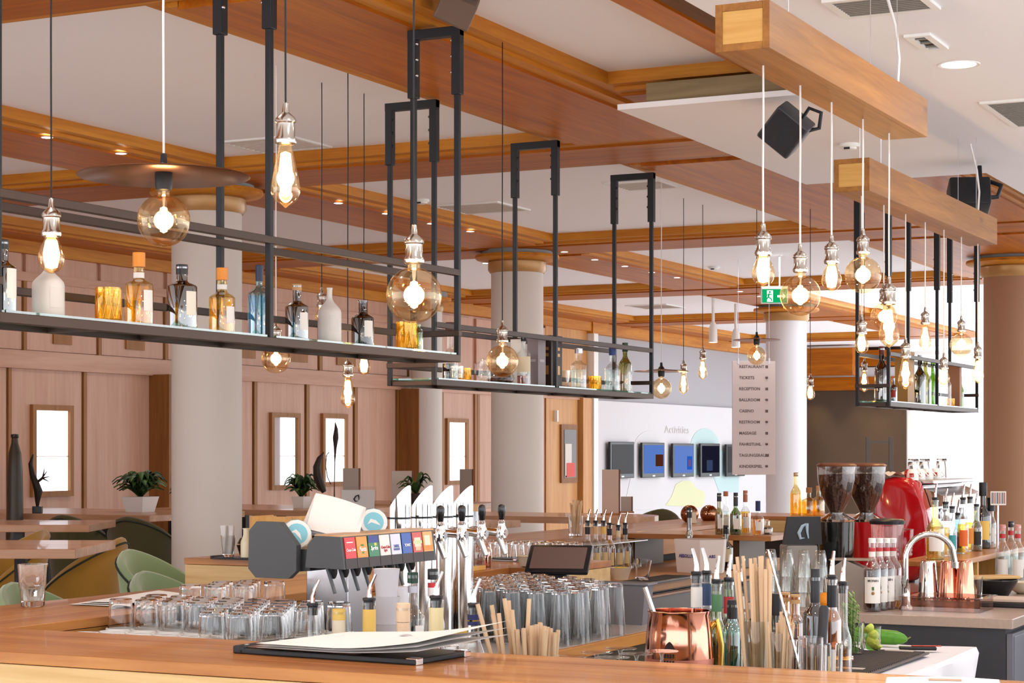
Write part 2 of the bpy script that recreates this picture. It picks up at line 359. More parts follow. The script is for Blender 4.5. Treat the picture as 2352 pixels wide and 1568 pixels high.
# far dark wall and glazed end
PB = lambda px: PY(px, 36.0)
xa, xb = XW - .2, PB(2081)[0]
wb = struct('wall_back', MB().box(xa, xb, 36.0, 36.2, 0, 3.6), mat('dark brown wall', '4a3829', .6, noise=.1, nscale=1), 'dark brown far wall with timber header boards')
for z0, z1, t, m in ((2.75, 3.0, .1, M_BEAM_X), (3.0, 3.18, .04, M_WHITEWALL), (3.2, 3.5, .14, M_BEAM_X)): link('header_board', MB().box(xa, xb, 36 - t, 36.0, z0, z1).mesh('header_board', m), wb)
link('header_board', MB().box(xa, PB(2000)[0], 34.8, 35.2, 3.0, 3.5).mesh('header_board', M_BEAM_X), wb)
w5 = link('window_5', None, None, (PB(2200)[0], 36.1, 0)); tag(w5, 'tall overexposed glazing at the far end', None, None, 'structure')
x0, x1 = PB(2084)[0] - w5.location.x, PB(2420)[0] - w5.location.x
for px in (2084, 2270): q = PB(px)[0] - w5.location.x; part('mullion', MB().box(q - .05, q + .05, -.05, .05, 0, 5.2), M_WHITE, w5)
for z in (.02, 1.7, 3.4): part('transom', MB().box(x0, x1, -.04, .04, z, z + .07), M_WHITE, w5)
part('pane', MB().box(x0, x1, -.005, .005, 0, 5.2), glass('clear pane', 'fbfdff', .02, edge=.1), w5)
# round pillars with timber capitals
def column(n, px, d, dia, label, m=M_COLUMN, cap=True):
    x, y = wd_(px, d); r = dia / 2
    o = link('column_%d' % n, None, None, (x, y, 0)); tag(o, label, None, None, 'structure')
    part('shaft', MB().lathe([(r, 0), (r, 3.4)], 40), m, o, True)
    if cap:
        part('collar', MB().lathe([(r * 1.04, 3.26), (r * 1.12, 3.29), (r * 1.12, 3.36), (r * 1.05, 3.38)], 40), mat('brass-toned wood', 'b58a55', .3, .2), o, True)
        part('capital', MB().lathe([(r * 1.05, 3.37), (r * 1.55, 3.385), (r * 1.62, 3.40), (r * 1.6, 3.425), (r * 1.2, 3.43)], 40), M_MOULD_X, o, True)
        part('ring_duct', MB().lathe([(r * 1.2, 3.42), (r * 1.36, 3.43), (r * 1.3, 3.55)], 40), mat('grey duct ring', '9aa0a0', .5), o, True)
    return o
column(1, 475, 13.66, .49, 'thick round white pillar behind the near hanging shelf')
column(2, 1188, 18.23, .49, 'round pillar behind the far hanging shelf')
column(3, 980, 23.3, .37, 'slimmer pale pillar set at the end of the veneer wall')
column(4, 1806, 25.0, .52, 'bright white pillar beside the hanging menu board', M_WHITEWALL)
column(5, 2325, 18.7, .54, 'tan round pillar at the edge past the far shelf', mat('tan plaster', 'a77c5f', .6))
# ---------------------------------------------------------------- hanging bottle shelves
def hang_shelf(label, X, w, ys3, zs, zu, zm, ztop, sleeve, front_first=True):
    """front posts at X, back posts at X - w, three frames along y; shelf top at zs"""
    t = .030; y0, y1 = ys3[0], ys3[-1]; xb = X - w
    o = thing('hanging_shelf', label, 'shelf', (X - w / 2, (y0 + y1) / 2, zs - .03))
    def P(n, m, mt=M_BRONZE): return part(n, m, mt, o, world=True)
    def bar(n, x0, x1, a, b, z0, z1, mt=M_BRONZE): return P(n, MB().cbox(x0, x1, a, b, z0, z1, .002), mt)
    bar('bottom_rail', X - t, X, y0, y1, zs - .032, zs); bar('bottom_rail', xb, xb + t, y0, y1, zs - .032, zs)
    n = 6
    for i in range(n + 1):
        y = y0 + (y1 - y0) * i / n; bar('crossbar', xb + t, X - t, max(y0, y - t / 2), min(y1, y + t / 2) if i else y0 + t, zs - .032, zs - .008)
    bar('upper_rail', X - t, X, y0, y1, zu - .014, zu + .014); bar('upper_rail', xb, xb + t, y0, y1, zu - .014, zu + .014)
    bar('back_rail', xb, xb + t, y0, y1, zm - .013, zm + .013)
    for y in (y0, y1):
        bar('end_rail', xb, X, y - t / 2, y + t / 2, zm - .013, zm + .013)
    for i in range(2):
        a, b = (ys3[i] + t, ys3[i + 1] - t)
        P('glass_shelf', MB().box(xb + .004, X - .004, a, b, zs - .001, zs + .008), glass('green edged glass', 'bfe8d8', .1, edge=.6))
    for y in ys3:
        for x in (X - t / 2, xb + t / 2):
            p = P('post', MB().cbox(x - .012, x + .012, y - .012, y + .012, zs - .032, ztop - sleeve + .05, .003), M_BLACK)
            s_ = sub('sleeve', MB().cbox(x - .021, x + .021, y - .021, y + .021, ztop - sleeve, ztop, .003), M_BLACK, p, o)
            for k in (.10, .17, .24):
                sub('bolt', MB().sphere((x + (.022 if x < X - w / 2 else -.022), y - .012, ztop - sleeve + k), .008, 8, 5), M_STEEL if X > -4.2 else M_BLACK, p, o, True)
        bar('bracket', xb - .006, X + .006, y - .022, y + .022, ztop - .042, ztop, M_BLACK)
    return o
hang_shelf('near hanging bottle shelf in dark metal, closest to the left edge', -4.0, .25, (4.57, 6.05, 7.53), 2.02, 2.38, 2.115, ZS, .30)
hang_shelf('middle hanging bottle shelf in dark metal behind the large globe bulb', -4.95, .30, (9.05, 10.56, 12.07), 1.98, 2.27, 2.055, ZS - .0, .33)
S3 = hang_shelf('far hanging bottle shelf in dark metal beside the tan pillar', -3.8, .26, (13.75, 15.15, 16.5), 1.954, 2.30, 2.07, ZS, .6)

# ---------------------------------------------------------------- pendant lamps
M_AMBER = glass('amber bulb glass', 'fdecd0', .06, .03, .5, 'fff2dc')
M_FIL = emis('glowing filament', 'ffd08a', 34)
M_CORD_B = mat('black cloth cord', '242426', .7); M_CORD_W = mat('white cord', 'e6e2e0', .6)
M_COPPER_D = mat('dark copper disc', '7d543c', .34, .9)
def bulb_prof(kind):
    if kind == 'G': r = .0625; return [(.0135, 0), (.0145, -.02)] + [(r * math.sin(a), -.075 + r * math.cos(a)) for a in [math.radians(v) for v in range(18, 181, 9)]]
    if kind == 'ST': return [(.0135, 0), (.016, -.018), (.021, -.04), (.027, -.07), (.0315, -.095), (.031, -.108), (.024, -.122), (.012, -.132), (.004, -.137), (0, -.139)]
    return [(.0135, 0), (.016, -.012), (.0235, -.026), (.0295, -.044), (.0305, -.056), (.027, -.071), (.017, -.082), (.006, -.087), (0, -.088)]
CACHE = {}
def cmesh(key, fn, m, smooth=True):
    if key not in CACHE: CACHE[key] = fn().mesh(key, m, smooth)
    return CACHE[key]
PEND = []
def pendant(kind, px, yb, d, ytop, label, white=False, disc=0, scale=1.2, name='pendant_lamp', ptop=None, dx=0, glow=1.0):
    """kind of bulb; yb = row of the socket's top; ytop = row where the cord ends above"""
    x, y = wd_(px, d); zs = za(yb, d); zt = ZC
    if ptop: zt = ptop
    o = thing(name, label, 'pendant lamp', (x, y, zs), 0, 'filament pendant lamps'); k = scale
    z0 = -.083 * k
    link('cord', MB().tube([(dx, 0, zt - zs), (dx * .7, .002, (zt - zs) * .7), (dx * .3, -.002, (zt - zs) * .35), (0, 0, -.004)], .0032 if white else .0026, 6).mesh('cord', M_CORD_W if white else M_CORD_B, True), o)
    cap = link('strain_relief', cmesh('strain_relief', lambda: MB().lathe([(.004, .0), (.006, -.002), (.008, -.022), (.011, -.026)], 12), M_NICKEL), o); cap.scale = (k, k, k)
    so = link('socket', cmesh('socket', lambda: MB().lathe([(.008, -.022), (.014, -.027), (.020, -.033), (.0225, -.038), (.0225, -.042), (.0195, -.045), (.0195, -.072), (.0225, -.076), (.0235, -.080), (.022, -.086), (.016, -.089)], 20), M_NICKEL), o); so.scale = (k, k, k)
    bu = link('bulb', cmesh('bulb_' + kind, lambda: MB().lathe(bulb_prof(kind), 24 if kind == 'G' else 18), M_AMBER), o, (0, 0, z0)); bu.scale = (k, k, k)
    fh = {'G': (-.042, -.105, .0115), 'ST': (-.02, -.116, .015), 'A': (-.01, -.078, .019)}[kind]
    def fil():
        m = MB(); m.lathe([(.0, fh[0]), (fh[2] * .7, fh[0] - .004), (fh[2], (fh[0] + fh[1]) / 2), (fh[2] * .7, fh[1] + .004), (0, fh[1])], 10)
        return m
    fi = link('filament', cmesh('filament_' + kind, fil, M_FIL), bu)
    if kind == 'G': link('stem', cmesh('bulb_stem', lambda: MB().lathe([(.006, -.002), (.004, -.03), (.0025, -.05)], 8), glass('stem glass', 'fff2dc', .3)), bu)
    if disc:
        so.data = cmesh('dark_socket', lambda: MB().lathe([(.008, -.022), (.016, -.03), (.0205, -.04), (.0205, -.075), (.018, -.086), (.014, -.089)], 20), M_BLACK)
        cap.data = cmesh('dark_relief', lambda: MB().lathe([(.004, .0), (.007, -.002), (.009, -.026), (.012, -.03)], 12), M_BLACK)
        di = link('disc_shade', cmesh('disc', lambda: MB().lathe([(0, -.036), (.05, -.042), (.2, -.052), (.203, -.054), (.2, -.056), (.05, -.048), (0, -.044)], 56), M_COPPER_D), o); di.scale = (disc / .203, disc / .203, k)
    PEND.append((x, y, zs + z0 - .075 * k, kind, glow))
    return o
pendant('A', 118, 455, 5.3, -60, 'pendant with a small round bulb above the frosted white bottle', ptop=ZC)
pendant('G', 376, 352, 5.5, -60, 'pendant globe bulb under a wide dark copper disc, on a white cord, near shelf', True, .243, ptop=ZC)
pendant('ST', 656, 235, 4.9, -60, 'teardrop bulb pendant hanging beside the near shelf post', ptop=ZC)
pendant('G', 951, 515, 5.2, -60, 'largest globe bulb pendant in front of the near shelf end', ptop=ZC, dx=.0)
pendant('G', 634, 738, 9.9, 150, 'globe bulb pendant peeking out under the near shelf beside its post', True)
pendant('A', 739, 660, 10.36, 190, 'pendant with socket just behind the frosted white bottle on the near shelf')
pendant('ST', 799, 818, 9.95, 155, 'low teardrop bulb pendant under the near shelf, left of a round-bulb one')
pendant('A', 836, 775, 10.68, 215, 'round-bulb pendant under the near shelf, behind the dark corked bottle')
pendant('G', 1154, 735, 9.03, 115, 'globe bulb pendant in front of the middle shelf')
pendant('G', 1519, 832, 14.12, 415, 'globe bulb pendant with a flat disc beyond the middle shelf end', True, .20)
pendant('ST', 1570, 826, 15.1, 455, 'teardrop bulb pendant between the small disc lamp and another teardrop', False)
pendant('ST', 1614, 795, 15.5, 470, 'smaller teardrop bulb pendant hanging in front of the grey media wall')
pendant('G', 1738, 762, 15.5, 470, 'globe bulb pendant with a flat disc above the hanging menu board', False, .19)
pendant('A', 1861, 857, 14.97, 450, 'round-bulb pendant in front of the dark far wall beside the white pillar')
ZB1, ZB2 = 2.788, 2.764
def on_beam(kind, px, yb, X, zt, label, scale=1.0):
    x, y, d = PX(px, X); return pendant(kind, px, yb, d, 0, label, True, scale=scale, ptop=zt)
on_beam('A', 1753, 512, -1.98, ZB1, 'first round-bulb pendant on the near wooden beam', 1.15)
on_beam('G', 1838, 560, -1.98, ZB1, 'lower globe bulb pendant on the near wooden beam', 1.06)
on_beam('A', 1910, 540, -1.98, ZB1, 'round-bulb pendant between two globes on the near wooden beam', 1.12)
on_beam('G', 1982, 525, -1.98, ZB1, 'upper globe bulb pendant on the near wooden beam', 1.05)
on_beam('ST', 2042, 635, -1.98, ZB1, 'last teardrop bulb pendant on the near wooden beam', 1.2)
on_beam('A', 1979, 722, -2.53, ZB2, 'first round-bulb pendant on the farther wooden beam', 1.05)
on_beam('G', 2030, 650, -2.53, ZB2, 'globe bulb on the farther wooden beam, overlapped by a nearer teardrop')
on_beam('ST', 2080, 775, -2.53, ZB2, 'teardrop bulb pendant in front of the far shelf boxes', 1.15)
on_beam('ST', 2125, 705, -2.53, ZB2, 'highest teardrop bulb pendant on the farther wooden beam')
on_beam('A', 2168, 810, -2.53, ZB2, 'low round-bulb pendant before the far shelf middle post')
on_beam('G', 2208, 725, -2.53, ZB2, 'globe bulb pendant on the farther beam against the bright glazing')
on_beam('ST', 2246, 785, -2.53, ZB2, 'last teardrop bulb pendant on the farther wooden beam', 1.05)
pendant('ST', 1985, 822, 15.2, 490, 'teardrop bulb pendant beside the dark wine bottle on the far shelf')
# light of the bulbs
for x, y, z, k, g in PEND:
    if y > 12.2 and k != 'G': continue
ld = bpy.data.lights.new('bulb_light', 'POINT'); ld.energy = 3.2; ld.color = (1, .72, .42); ld.shadow_soft_size = .03
for x, y, z, k, g in PEND:
    l = bpy.data.objects.new('bulb_light', ld); COL.objects.link(l); l.location = (x, y, z)
# ---------------------------------------------------------------- timber beams that carry lamps
def lamp_beam(label, x0, x1, y0, y1, z0, z1, wires):
    o = thing('lamp_beam', label, 'beam', ((x0 + x1) / 2, (y0 + y1) / 2, z0)); t = .022
    for n, a in (('side_board', (x0, x0 + t, y0, y1, z0, z1)), ('side_board', (x1 - t, x1, y0, y1, z0, z1)), ('bottom_board', (x0 + t, x1 - t, y0, y1, z0, z0 + t)), ('top_board', (x0 + t, x1 - t, y0, y1, z1 - t, z1))):
        part(n, MB().cbox(*a, .0015), wood('lamp beam pine', '7e4c1a', 'a8702f', 1, .5, .9, knots=.7), o, world=True)
    for y, s in ((y0, 1), (y1 - .02, 1)): part('end_block', MB().box(x0 + t, x1 - t, y + .004, y + .02, z0 + t, z1 - t), wood('end pine', 'c08a40', 'd6a860', 0, .5, .9, knots=.6), o, world=True)
    for yy in wires:
        part('wire', MB().tube([((x0 + x1) / 2 - .05, yy, z1), ((x0 + x1) / 2 - .05, yy, ZD)], .0015, 5), M_STEEL, o, world=True)
        part('wire', MB().tube([((x0 + x1) / 2 + .05, yy, z1), ((x0 + x1) / 2 + .05, yy, ZD)], .0015, 5), M_STEEL, o, world=True)
    part('power_cord', MB().tube([((x0 + x1) / 2, y1 - .12, z1), ((x0 + x1) / 2 + .01, y1 - .125, z1 + .14), ((x0 + x1) / 2 - .0, y1 - .14, z1 + .26), ((x0 + x1) / 2 - .03, y1 - .17, ZD)], .006, 6), M_CORD_W, o, True, world=True)
    # nail heads and plugs
    g = MB()
    for k in range(9): g.lathe([(.003, 0), (.003, .001)], 6, (x1 + .0002, 0, 0)) if 0 else None
    return o
lamp_beam('nearer suspended pine beam carrying five white-corded bulbs', -2.045, -1.875, 5.47, 7.30, ZB1, ZB1 + .142, (5.75, 7.0))
lamp_beam('farther suspended pine beam carrying a row of small bulbs', -2.61, -2.445, 8.5, 11.07, ZB2, ZB2 + .148, (8.8, 10.7))
# ---------------------------------------------------------------- ceiling fittings
def ceil_pt(px, py, z=ZC): x, y, d = Pz(px, py, z); return x, y
def downlight(px, py, r, label, z=ZC, group=None, strength=None):
    x, y = ceil_pt(px, py, z)
    o = thing('downlight', label, 'downlight', (x, y, z), 0, group)
    link('trim_ring', cmesh('ring%.3f' % r, lambda: MB().lathe([(r * 1.0, -.001), (r * 1.22, -.004), (r * 1.25, 0)], 20), M_WHITE), o)
    link('lens', cmesh('lens%.3f' % r, lambda: MB().lathe([(0, -.003), (r, -.003), (r, 0)], 20), M_SPOT), o)
downlight(2202, 148, .076, 'large round recessed downlight in the white ceiling', ZD)
sl_ = bpy.data.lights.new('overhead_fill', 'AREA'); sl_.shape = 'DISK'; sl_.size = .17; sl_.energy = 12; sl_.color = (1, .97, .94)  # added unseen fill lamps under the ceiling, brightening bar tops and glasses
for xx, yy in ((-1.2, 9.6), (-1.2, 6.6), (-1.2, 3.6), (.6, 3.6), (.6, 6.6), (-3.6, 4.2), (-6.3, 8.7), (-6.3, 13.8), (-9.6, 8.7), (-9.6, 13.8), (-6.3, 18.6)):
    l = bpy.data.objects.new('overhead_fill', sl_); COL.objects.link(l); l.location = (xx, yy, (ZD if xx > -2.5 else ZC) - .02)
small = [(108, 315), (278, 352), (408, 443), (570, 449), (655, 438), (735, 374), (777, 466), (887, 490), (990, 513), (1080, 531), (1115, 604), (1149, 593), (1264, 597), (1296, 578), (1366, 596), (1435, 611), (1497, 625), (1555, 637), (1700, 669), (1745, 680)]
for i_, p in enumerate(small): downlight(p[0], p[1], .03, 'tiny glowing spot recessed in a wooden ceiling beam', ZC - .001 if i_ in (5, 10) else ZS - .001, 'tiny spots in the wooden beams')
def grille(label, px, py, w, l, n, rz=0, z=ZC, pale=False):
    x, y = ceil_pt(px, py, z)
    o = thing('air_grille', label, 'vent', (x, y, z), rz); t = .03
    fr = MB().box(-w / 2, w / 2, -l / 2, -l / 2 + t, -.012, 0).box(-w / 2, w / 2, l / 2 - t, l / 2, -.012, 0).box(-w / 2, -w / 2 + t, -l / 2 + t, l / 2 - t, -.012, 0).box(w / 2 - t, w / 2, -l / 2 + t, l / 2 - t, -.012, 0)
    part('frame', fr, M_WHITE, o); part('backing', MB().box(-w / 2 + t, w / 2 - t, -l / 2 + t, l / 2 - t, -.002, -.0005), mat('vent pale back', 'b8a89e', .7) if pale else mat('vent dark', '4a4642', .7), o)
    sl = MB().box(-w / 2 + t, w / 2 - t, -.006, .006, -.011, -.003).mesh('slat', mat('vent pale slat', 'd6c9c1', .5) if pale else mat('vent slat', '8d8a84', .5))
    for i in range(n): link('slat', sl, o, (0, -l / 2 + t + (l - 2 * t) * (i + .5) / n, 0))
grille('slatted air grille at the top edge of the ceiling', 2025, 8, .38, .32, 9, z=ZD)
grille('slatted air grille cut by the ceiling edge, near the round downlight', 2352, 258, .27, .8, 22, z=ZD)
grille('long narrow white vent beside the round downlight', 2128, 94, .11, .32, 3, z=ZD)
grille('square air outlet in the coffer above the near shelf', 632, 330, .55, .5, 8, pale=True)
grille('square air outlet in the coffer behind the bracketed posts', 1105, 476, .6, .6, 10, pale=True)
grille('square air outlet at the coffer corner over the middle shelf bracket', 1478, 424, .45, .45, 8, pale=True)
grille('round-patterned air outlet in the far coffer', 1505, 703, .6, .7, 9, pale=True)
def detector(label, px, py, z, r=.05):
    x, y = ceil_pt(px, py, z); o = thing('smoke_detector', label, 'smoke detector', (x, y, z))
    part('base', MB().lathe([(r, 0), (r * 1.05, -.012), (r, -.02)], 24), M_WHITE, o, True)
    part('sensor', MB().lathe([(r * .8, -.02), (r * .75, -.032), (r * .4, -.038), (0, -.038)], 24), M_WHITE, o, True)
    part('slot', MB().box(-r * .3, r * .3, -r * .82, -r * .7, -.036, -.024), M_BLACK, o)
detector('white smoke detector under the lowered ceiling tongue', 1950, 330, ZD, .055)
detector('white smoke detector on the wall side of the far coffers', 1640, 612, ZC, .06)
detector('white smoke detector in the coffer by the back post of the middle shelf', 968, 458, ZC, .06)
sw = bpy.data.lights.new('wall_washer', 'SPOT'); sw.energy = 90; sw.color = (1, .78, .42); sw.spot_size = 1.1; sw.spot_blend = .8
for px in (1872, 1985, 2050):
    l = bpy.data.objects.new('wall_washer', sw); COL.objects.link(l); l.location = (PB(px)[0], 35.35, 3.3); l.rotation_euler = (.18, 0, 0)
# loudspeakers
x, y = wd_(1806, 9.5); z = za(298, 9.5)
sp = thing('loudspeaker', 'black cube loudspeaker tilted below the lowered white ceiling', 'loudspeaker', (x, y, z)); sp.rotation_euler = (math.radians(28), math.radians(40), math.radians(20))
part('cabinet', MB().cbox(-.095, .095, -.075, .075, -.095, .095, .012), mat('graphite plastic', '4a4a50', .5), sp, True)
part('grille_cloth', MB().cbox(-.085, .085, -.082, -.074, -.085, .085, .004), mat('speaker cloth', '303036', .8, bump=.4, nscale=300), sp)
part('bracket', MB().tube([(.03, .0, .085), (.02, .05, .14), (.08, .05, .16), (.12, .03, .1), (.09, .0, .07)], .01, 8), M_BLACK, sp, True)
x, y = wd_(2225, 11.6); z = za(448, 11.6)
sp = thing('loudspeaker', 'black loudspeaker hanging behind the farther pine beam', 'loudspeaker', (x, y, z)); sp.rotation_euler = (math.radians(-20), 0, math.radians(20))
part('cabinet', MB().cbox(-.12, .12, -.09, .09, -.1, .08, .015), M_BLACK, sp, True)
part('bracket', MB().cbox(.06, .085, .0, .02, .05, .2, .004), M_BLACK, sp); part('yoke', MB().tube([(.05, -.05, -.05), (.16, -.05, -.04), (.19, -.02, .05), (.1, 0, .1)], .014, 8), M_BLACK, sp, True)
x, y = ceil_pt(1062, -22, ZC)
pj = thing('loudspeaker', 'brown loudspeaker box cut off by the top edge', 'loudspeaker', (x, y, ZC - .02)); pj.rotation_euler = (.5, .4, .6)
part('cabinet', MB().cbox(-.08, .08, -.08, .08, -.12, .0, .01), mat('brown plastic', '6d5648', .5), pj)
part('mount', MB().box(-.02, .02, -.02, .02, -.02, .04), M_BLACK, pj)
# track spots
for px, py0, py1, lab in ((1638, 737, 786, 'taller white track spotlight near the media wall'), (1690, 752, 797, 'shorter white track spotlight near the media wall')):
    d = 24.5; x, y = wd_(px, d); zt, zb = za(py0, d), za(py1, d)
    o = thing('track_spot', lab, 'spotlight', (x, y, zb))
    part('stem', MB().lathe([(.02, zt - zb - .1), (.02, zt - zb + .3)], 10), M_WHITE, o, True)
    part('head', MB().lathe([(.05, .02), (.055, .0), (.05, zt - zb - .08), (.03, zt - zb - .02)], 16), M_WHITE, o, True)
    part('lens', MB().lathe([(0, -.002), (.045, -.002), (.045, .01)], 16), M_SPOT, o)
# exit sign
x, y = wd_(1779, 19.5); d = 19.5
zt, zb = za(657, d), za(697, d); w = 62 * d / F
o = thing('exit_sign', 'green running-man exit sign by the white pillar top', 'sign', (x, y, zb), TH)
part('housing', MB().cbox(-w / 2, w / 2, 0, .05, 0, zt - zb, .006), M_WHITE, o)
for q in (-.2, .2): part('hanger', MB().box(q * w - .006, q * w + .006, .02, .03, zt - zb, ZC - zb + .01), M_WHITE, o)
M_GRN = emis('exit green', '10a060', 1.1); M_SIGNW = emis('exit white', 'f4fff8', 1.3)
h = zt - zb
part('green_face', MB().box(-w * .46, w * .46, -.004, .0, h * .06, h * .82), M_GRN, o)
part('light_strip', MB().box(-w * .47, w * .47, -.004, .0, h * .86, h), M_SIGNW, o)
part('door_symbol', MB().box(w * .02 - w * .3, w * .02 - w * .08, -.007, -.004, h * .1, h * .76), M_SIGNW, o)
rm = MB().sphere((-w * .18, -.009, h * .66), h * .06, 8, 6)
for a, b, r in (((-.2, .58), (-.24, .36), .05), ((-.24, .36), (-.32, .2), .035), ((-.24, .36), (-.13, .28), .035), ((-.13, .28), (-.1, .14), .03), ((-.2, .56), (-.3, .46), .025), ((-.2, .56), (-.1, .5), .025)):
    rm.tube([(a[0] * w, -.009, a[1] * h), (b[0] * w, -.009, b[1] * h)], r * h, 6)
part('runner_symbol', rm, M_GRN, o)
part('arrow_symbol', MB().prism([(.1 * w, .36 * h), (.3 * w, .36 * h), (.3 * w, .24 * h), (.42 * w, .42 * h), (.3 * w, .6 * h), (.3 * w, .48 * h), (.1 * w, .48 * h)], -.008, -.004, 'y'), M_SIGNW, o)
# ---------------------------------------------------------------- the bar: thick timber counters
ZT = 1.10
def counter(label, x0, x1, y0, y1, along, n, th=.10, front=None, body=True, base_in=.06, name='bar_counter'):
    o = thing(name, label, 'bar counter', ((x0 + x1) / 2, (y0 + y1) / 2, 0)); g = .0015
    m = M_BAR_X if along == 'x' else M_BAR_Y
    for i in range(n):
        if along == 'x': a, b = y0 + (y1 - y0) * i / n, y0 + (y1 - y0) * (i + 1) / n; q = (x0, x1, a + g * (i > 0), b, ZT - .028, ZT)
        else: a, b = x0 + (x1 - x0) * i / n, x0 + (x1 - x0) * (i + 1) / n; q = (a + g * (i > 0), b, y0, y1, ZT - .028, ZT)
        part('plank', MB().cbox(*q, .0015), m, o, world=True)
    part('apron', MB().cbox(x0 + .003, x1 - .003, y0 + .003, y1 - .003, ZT - th, ZT - .030, .002), M_BARF if along == 'x' else M_PINE_Y, o, world=True)
    return o
cf = counter('long timber bar counter across the front, holding the clipboard', -4.28, 2.2, 3.77, 4.28, 'x', 4, .10)
for k in range(4):
    z1 = ZT - .102 - k * .25
    part('front_board', MB().cbox(-4.22, 2.2, 3.80, 3.83, max(.1, z1 - .247), z1, .002), M_BARF, cf, world=True)
part('frame', MB().box(-4.18, 2.2, 3.84, 4.24, 0, ZT - .1), mat('dark carcass', '2b2320', .7), cf, world=True)
cl = counter('timber bar wing running back under the near hanging shelf, with the water glass', -4.28, -3.72, 4.282, 7.45, 'y', 3, .13)
part('frame', MB().box(-4.2, -3.8, 4.29, 7.45, 0, ZT - .13), MATS['dark carcass'], cl, world=True)
cj = counter('timber bar section where the counter steps outward, behind the beer taps', -5.42, -3.55, 7.452, 8.15, 'x', 3, .13)
part('frame', MB().box(-5.1, -3.65, 7.5, 8.1, 0, ZT - .13), MATS['dark carcass'], cj, world=True)
c2 = counter('far timber bar wing under the middle hanging shelf', -5.25, -4.65, 8.152, 13.55, 'y', 3, .16)
part('frame', MB().box(-5.15, -4.72, 8.2, 13.0, 0, ZT - .16), MATS['dark carcass'], c2, world=True)
M_OLIVE_ = mat('dark riser side', '5a4028', .5)
c3 = thing('bottle_riser', 'timber riser holding spirit bottles at the far end of the working counter', 'shelf', (-4.2, 11.15, .90))
part('plank', MB().cbox(-4.64, -3.72, 10.88, 11.42, ZT - .03, ZT, .002), M_BAR_X, c3, world=True)
for xx in (-4.62, -3.95): part('leg', MB().box(xx - .02, xx + .02, 10.92, 11.38, .90, ZT - .03), M_OLIVE_, c3, world=True)
c4 = counter('pinkish timber counter beyond the cash screen, holding amber bottles', -5.3, -3.95, 14.2, 15.0, 'x', 3, .12)
part('frame', MB().box(-5.2, -4.05, 14.25, 14.95, 0, ZT - .12), MATS['dark carcass'], c4, world=True)
# ---------------------------------------------------------------- low working counters behind the bar
M_WORK = mat('brushed worktop', 'b3a9a2', .35, .2, noise=.06); M_OLIVE = mat('dark olive cabinet', '4a3f30', .45)
M_WORKW = wood('worktop wood', '9c6030', 'bf8247', 1, .35)
def work(name, label, x0, x1, y0, y1, z, top, edge=None, body=M_OLIVE, drawers=None):
    o = thing(name, label, 'counter', ((x0 + x1) / 2, (y0 + y1) / 2, 0))
    part('worktop', MB().cbox(x0, x1, y0, y1, z - .04, z, .003), top, o, world=True)
    if edge: part('edge_strip', MB().cbox(x1, x1 + .02, y0, y1, z - .045, z, .003), edge, o, world=True)
    part('carcass', MB().box(x0, x1 - .03, y0 + .01, y1 - .01, 0, z - .04), body, o, world=True)
    if drawers:
        for (a, b) in drawers:
            for k in range(3):
                zz = z - .06 - k * .16
                dr = part('drawer', MB().cbox(x1 - .028, x1 - .005, a + .006, b - .006, zz - .15, zz, .003), body, o, world=True)
                sub('handle', MB().cbox(x1 - .006, x1 + .012, a + .02, b - .02, zz - .02, zz - .005, .003), wood('handle wood', '8a5a34', 'b07a4c', 1, .4), dr, o)
    return o
work('work_counter', 'low working counter inside the bar wing carrying the soda dispenser and glasses', -3.715, -2.91, 4.285, 7.44, .90, M_WORK, M_PINE_Y)
work('work_counter', 'low wooden working counter below the far bar wing, with drawers', -4.645, -3.93, 8.16, 12.2, .90, M_WORKW, M_PINE_Y, drawers=[(8.2 + i * 1.0, 9.2 + i * 1.0) for i in range(4)])
work('back_ledge', 'steel service ledge right behind the front bar counter', -2.885, 2.0, 4.285, 5.3, .94, M_WORK)
work('work_table', 'cocktail preparation table under the white cloth and rubber mat', -2.0, -1.5, 5.305, 6.5, .94, M_WORK, body=M_WHITE)
M_STONE = mat('beige speckled stone', 'ab978a', .25, noise=.12, nscale=60)
sc = work('stone_counter', 'beige stone island counter over a dark cabinet with the sink tap', -2.85, -1.64, 7.7, 10.9, .94, M_STONE, body=mat('anthracite cabinet', '34353b', .45))
part('end_panel', MB().box(-1.668, -1.645, 7.72, 8.6, .02, .88), mat('grey cabinet panel', '6b6b73', .5), sc, world=True)
dr = part('drawer_front', MB().cbox(-1.648, -1.64, 7.74, 8.58, .55, .87, .003), MATS['grey cabinet panel'], sc, world=True)
part('drawer_front', MB().cbox(-1.648, -1.64, 7.74, 8.58, .1, .53, .003), mat('light grey drawer', 'a2a3aa', .5), sc, world=True)
# ---------------------------------------------------------------- glassware and bottles
M_CLEAR = glass('clear glass', 'fafcfb', .06, .03, .5)
M_WATERG = mat('solid clear glass', 'ffffff', .0, trans=1, ior=1.38)
def tumbler_prof(h, rt, rb, w=.0025, base=.012):
    return [(rb * .9, 0), (rb, .003), (rb + (rt - rb) * .5, h * .45), (rt, h), (rt - w, h), (rb + (rt - rb) * .5 - w, h * .45), (rb - w, base), (0, base)]
def glass_mesh(key, h, rt, rb, inv, m=None, seg=16, base=.014):
    def f():
        p = tumbler_prof(h, rt, rb, base=base)
        if inv: p = [(r, h - z) for r, z in p]
        return MB().lathe(p, seg)
    return cmesh(key, f, m or M_CLEAR)
def tumbler(label, loc, h, rt, rb, inv=False, m=None, group=None, key=None, name='tumbler', cat='glass'):
    key = key or 'tumbler%.3f%.3f%.3f%d' % (h, rt, rb, inv)
    o = link(name, glass_mesh(key, h, rt, rb, inv, m), None, loc); return tag(o, label, cat, group)
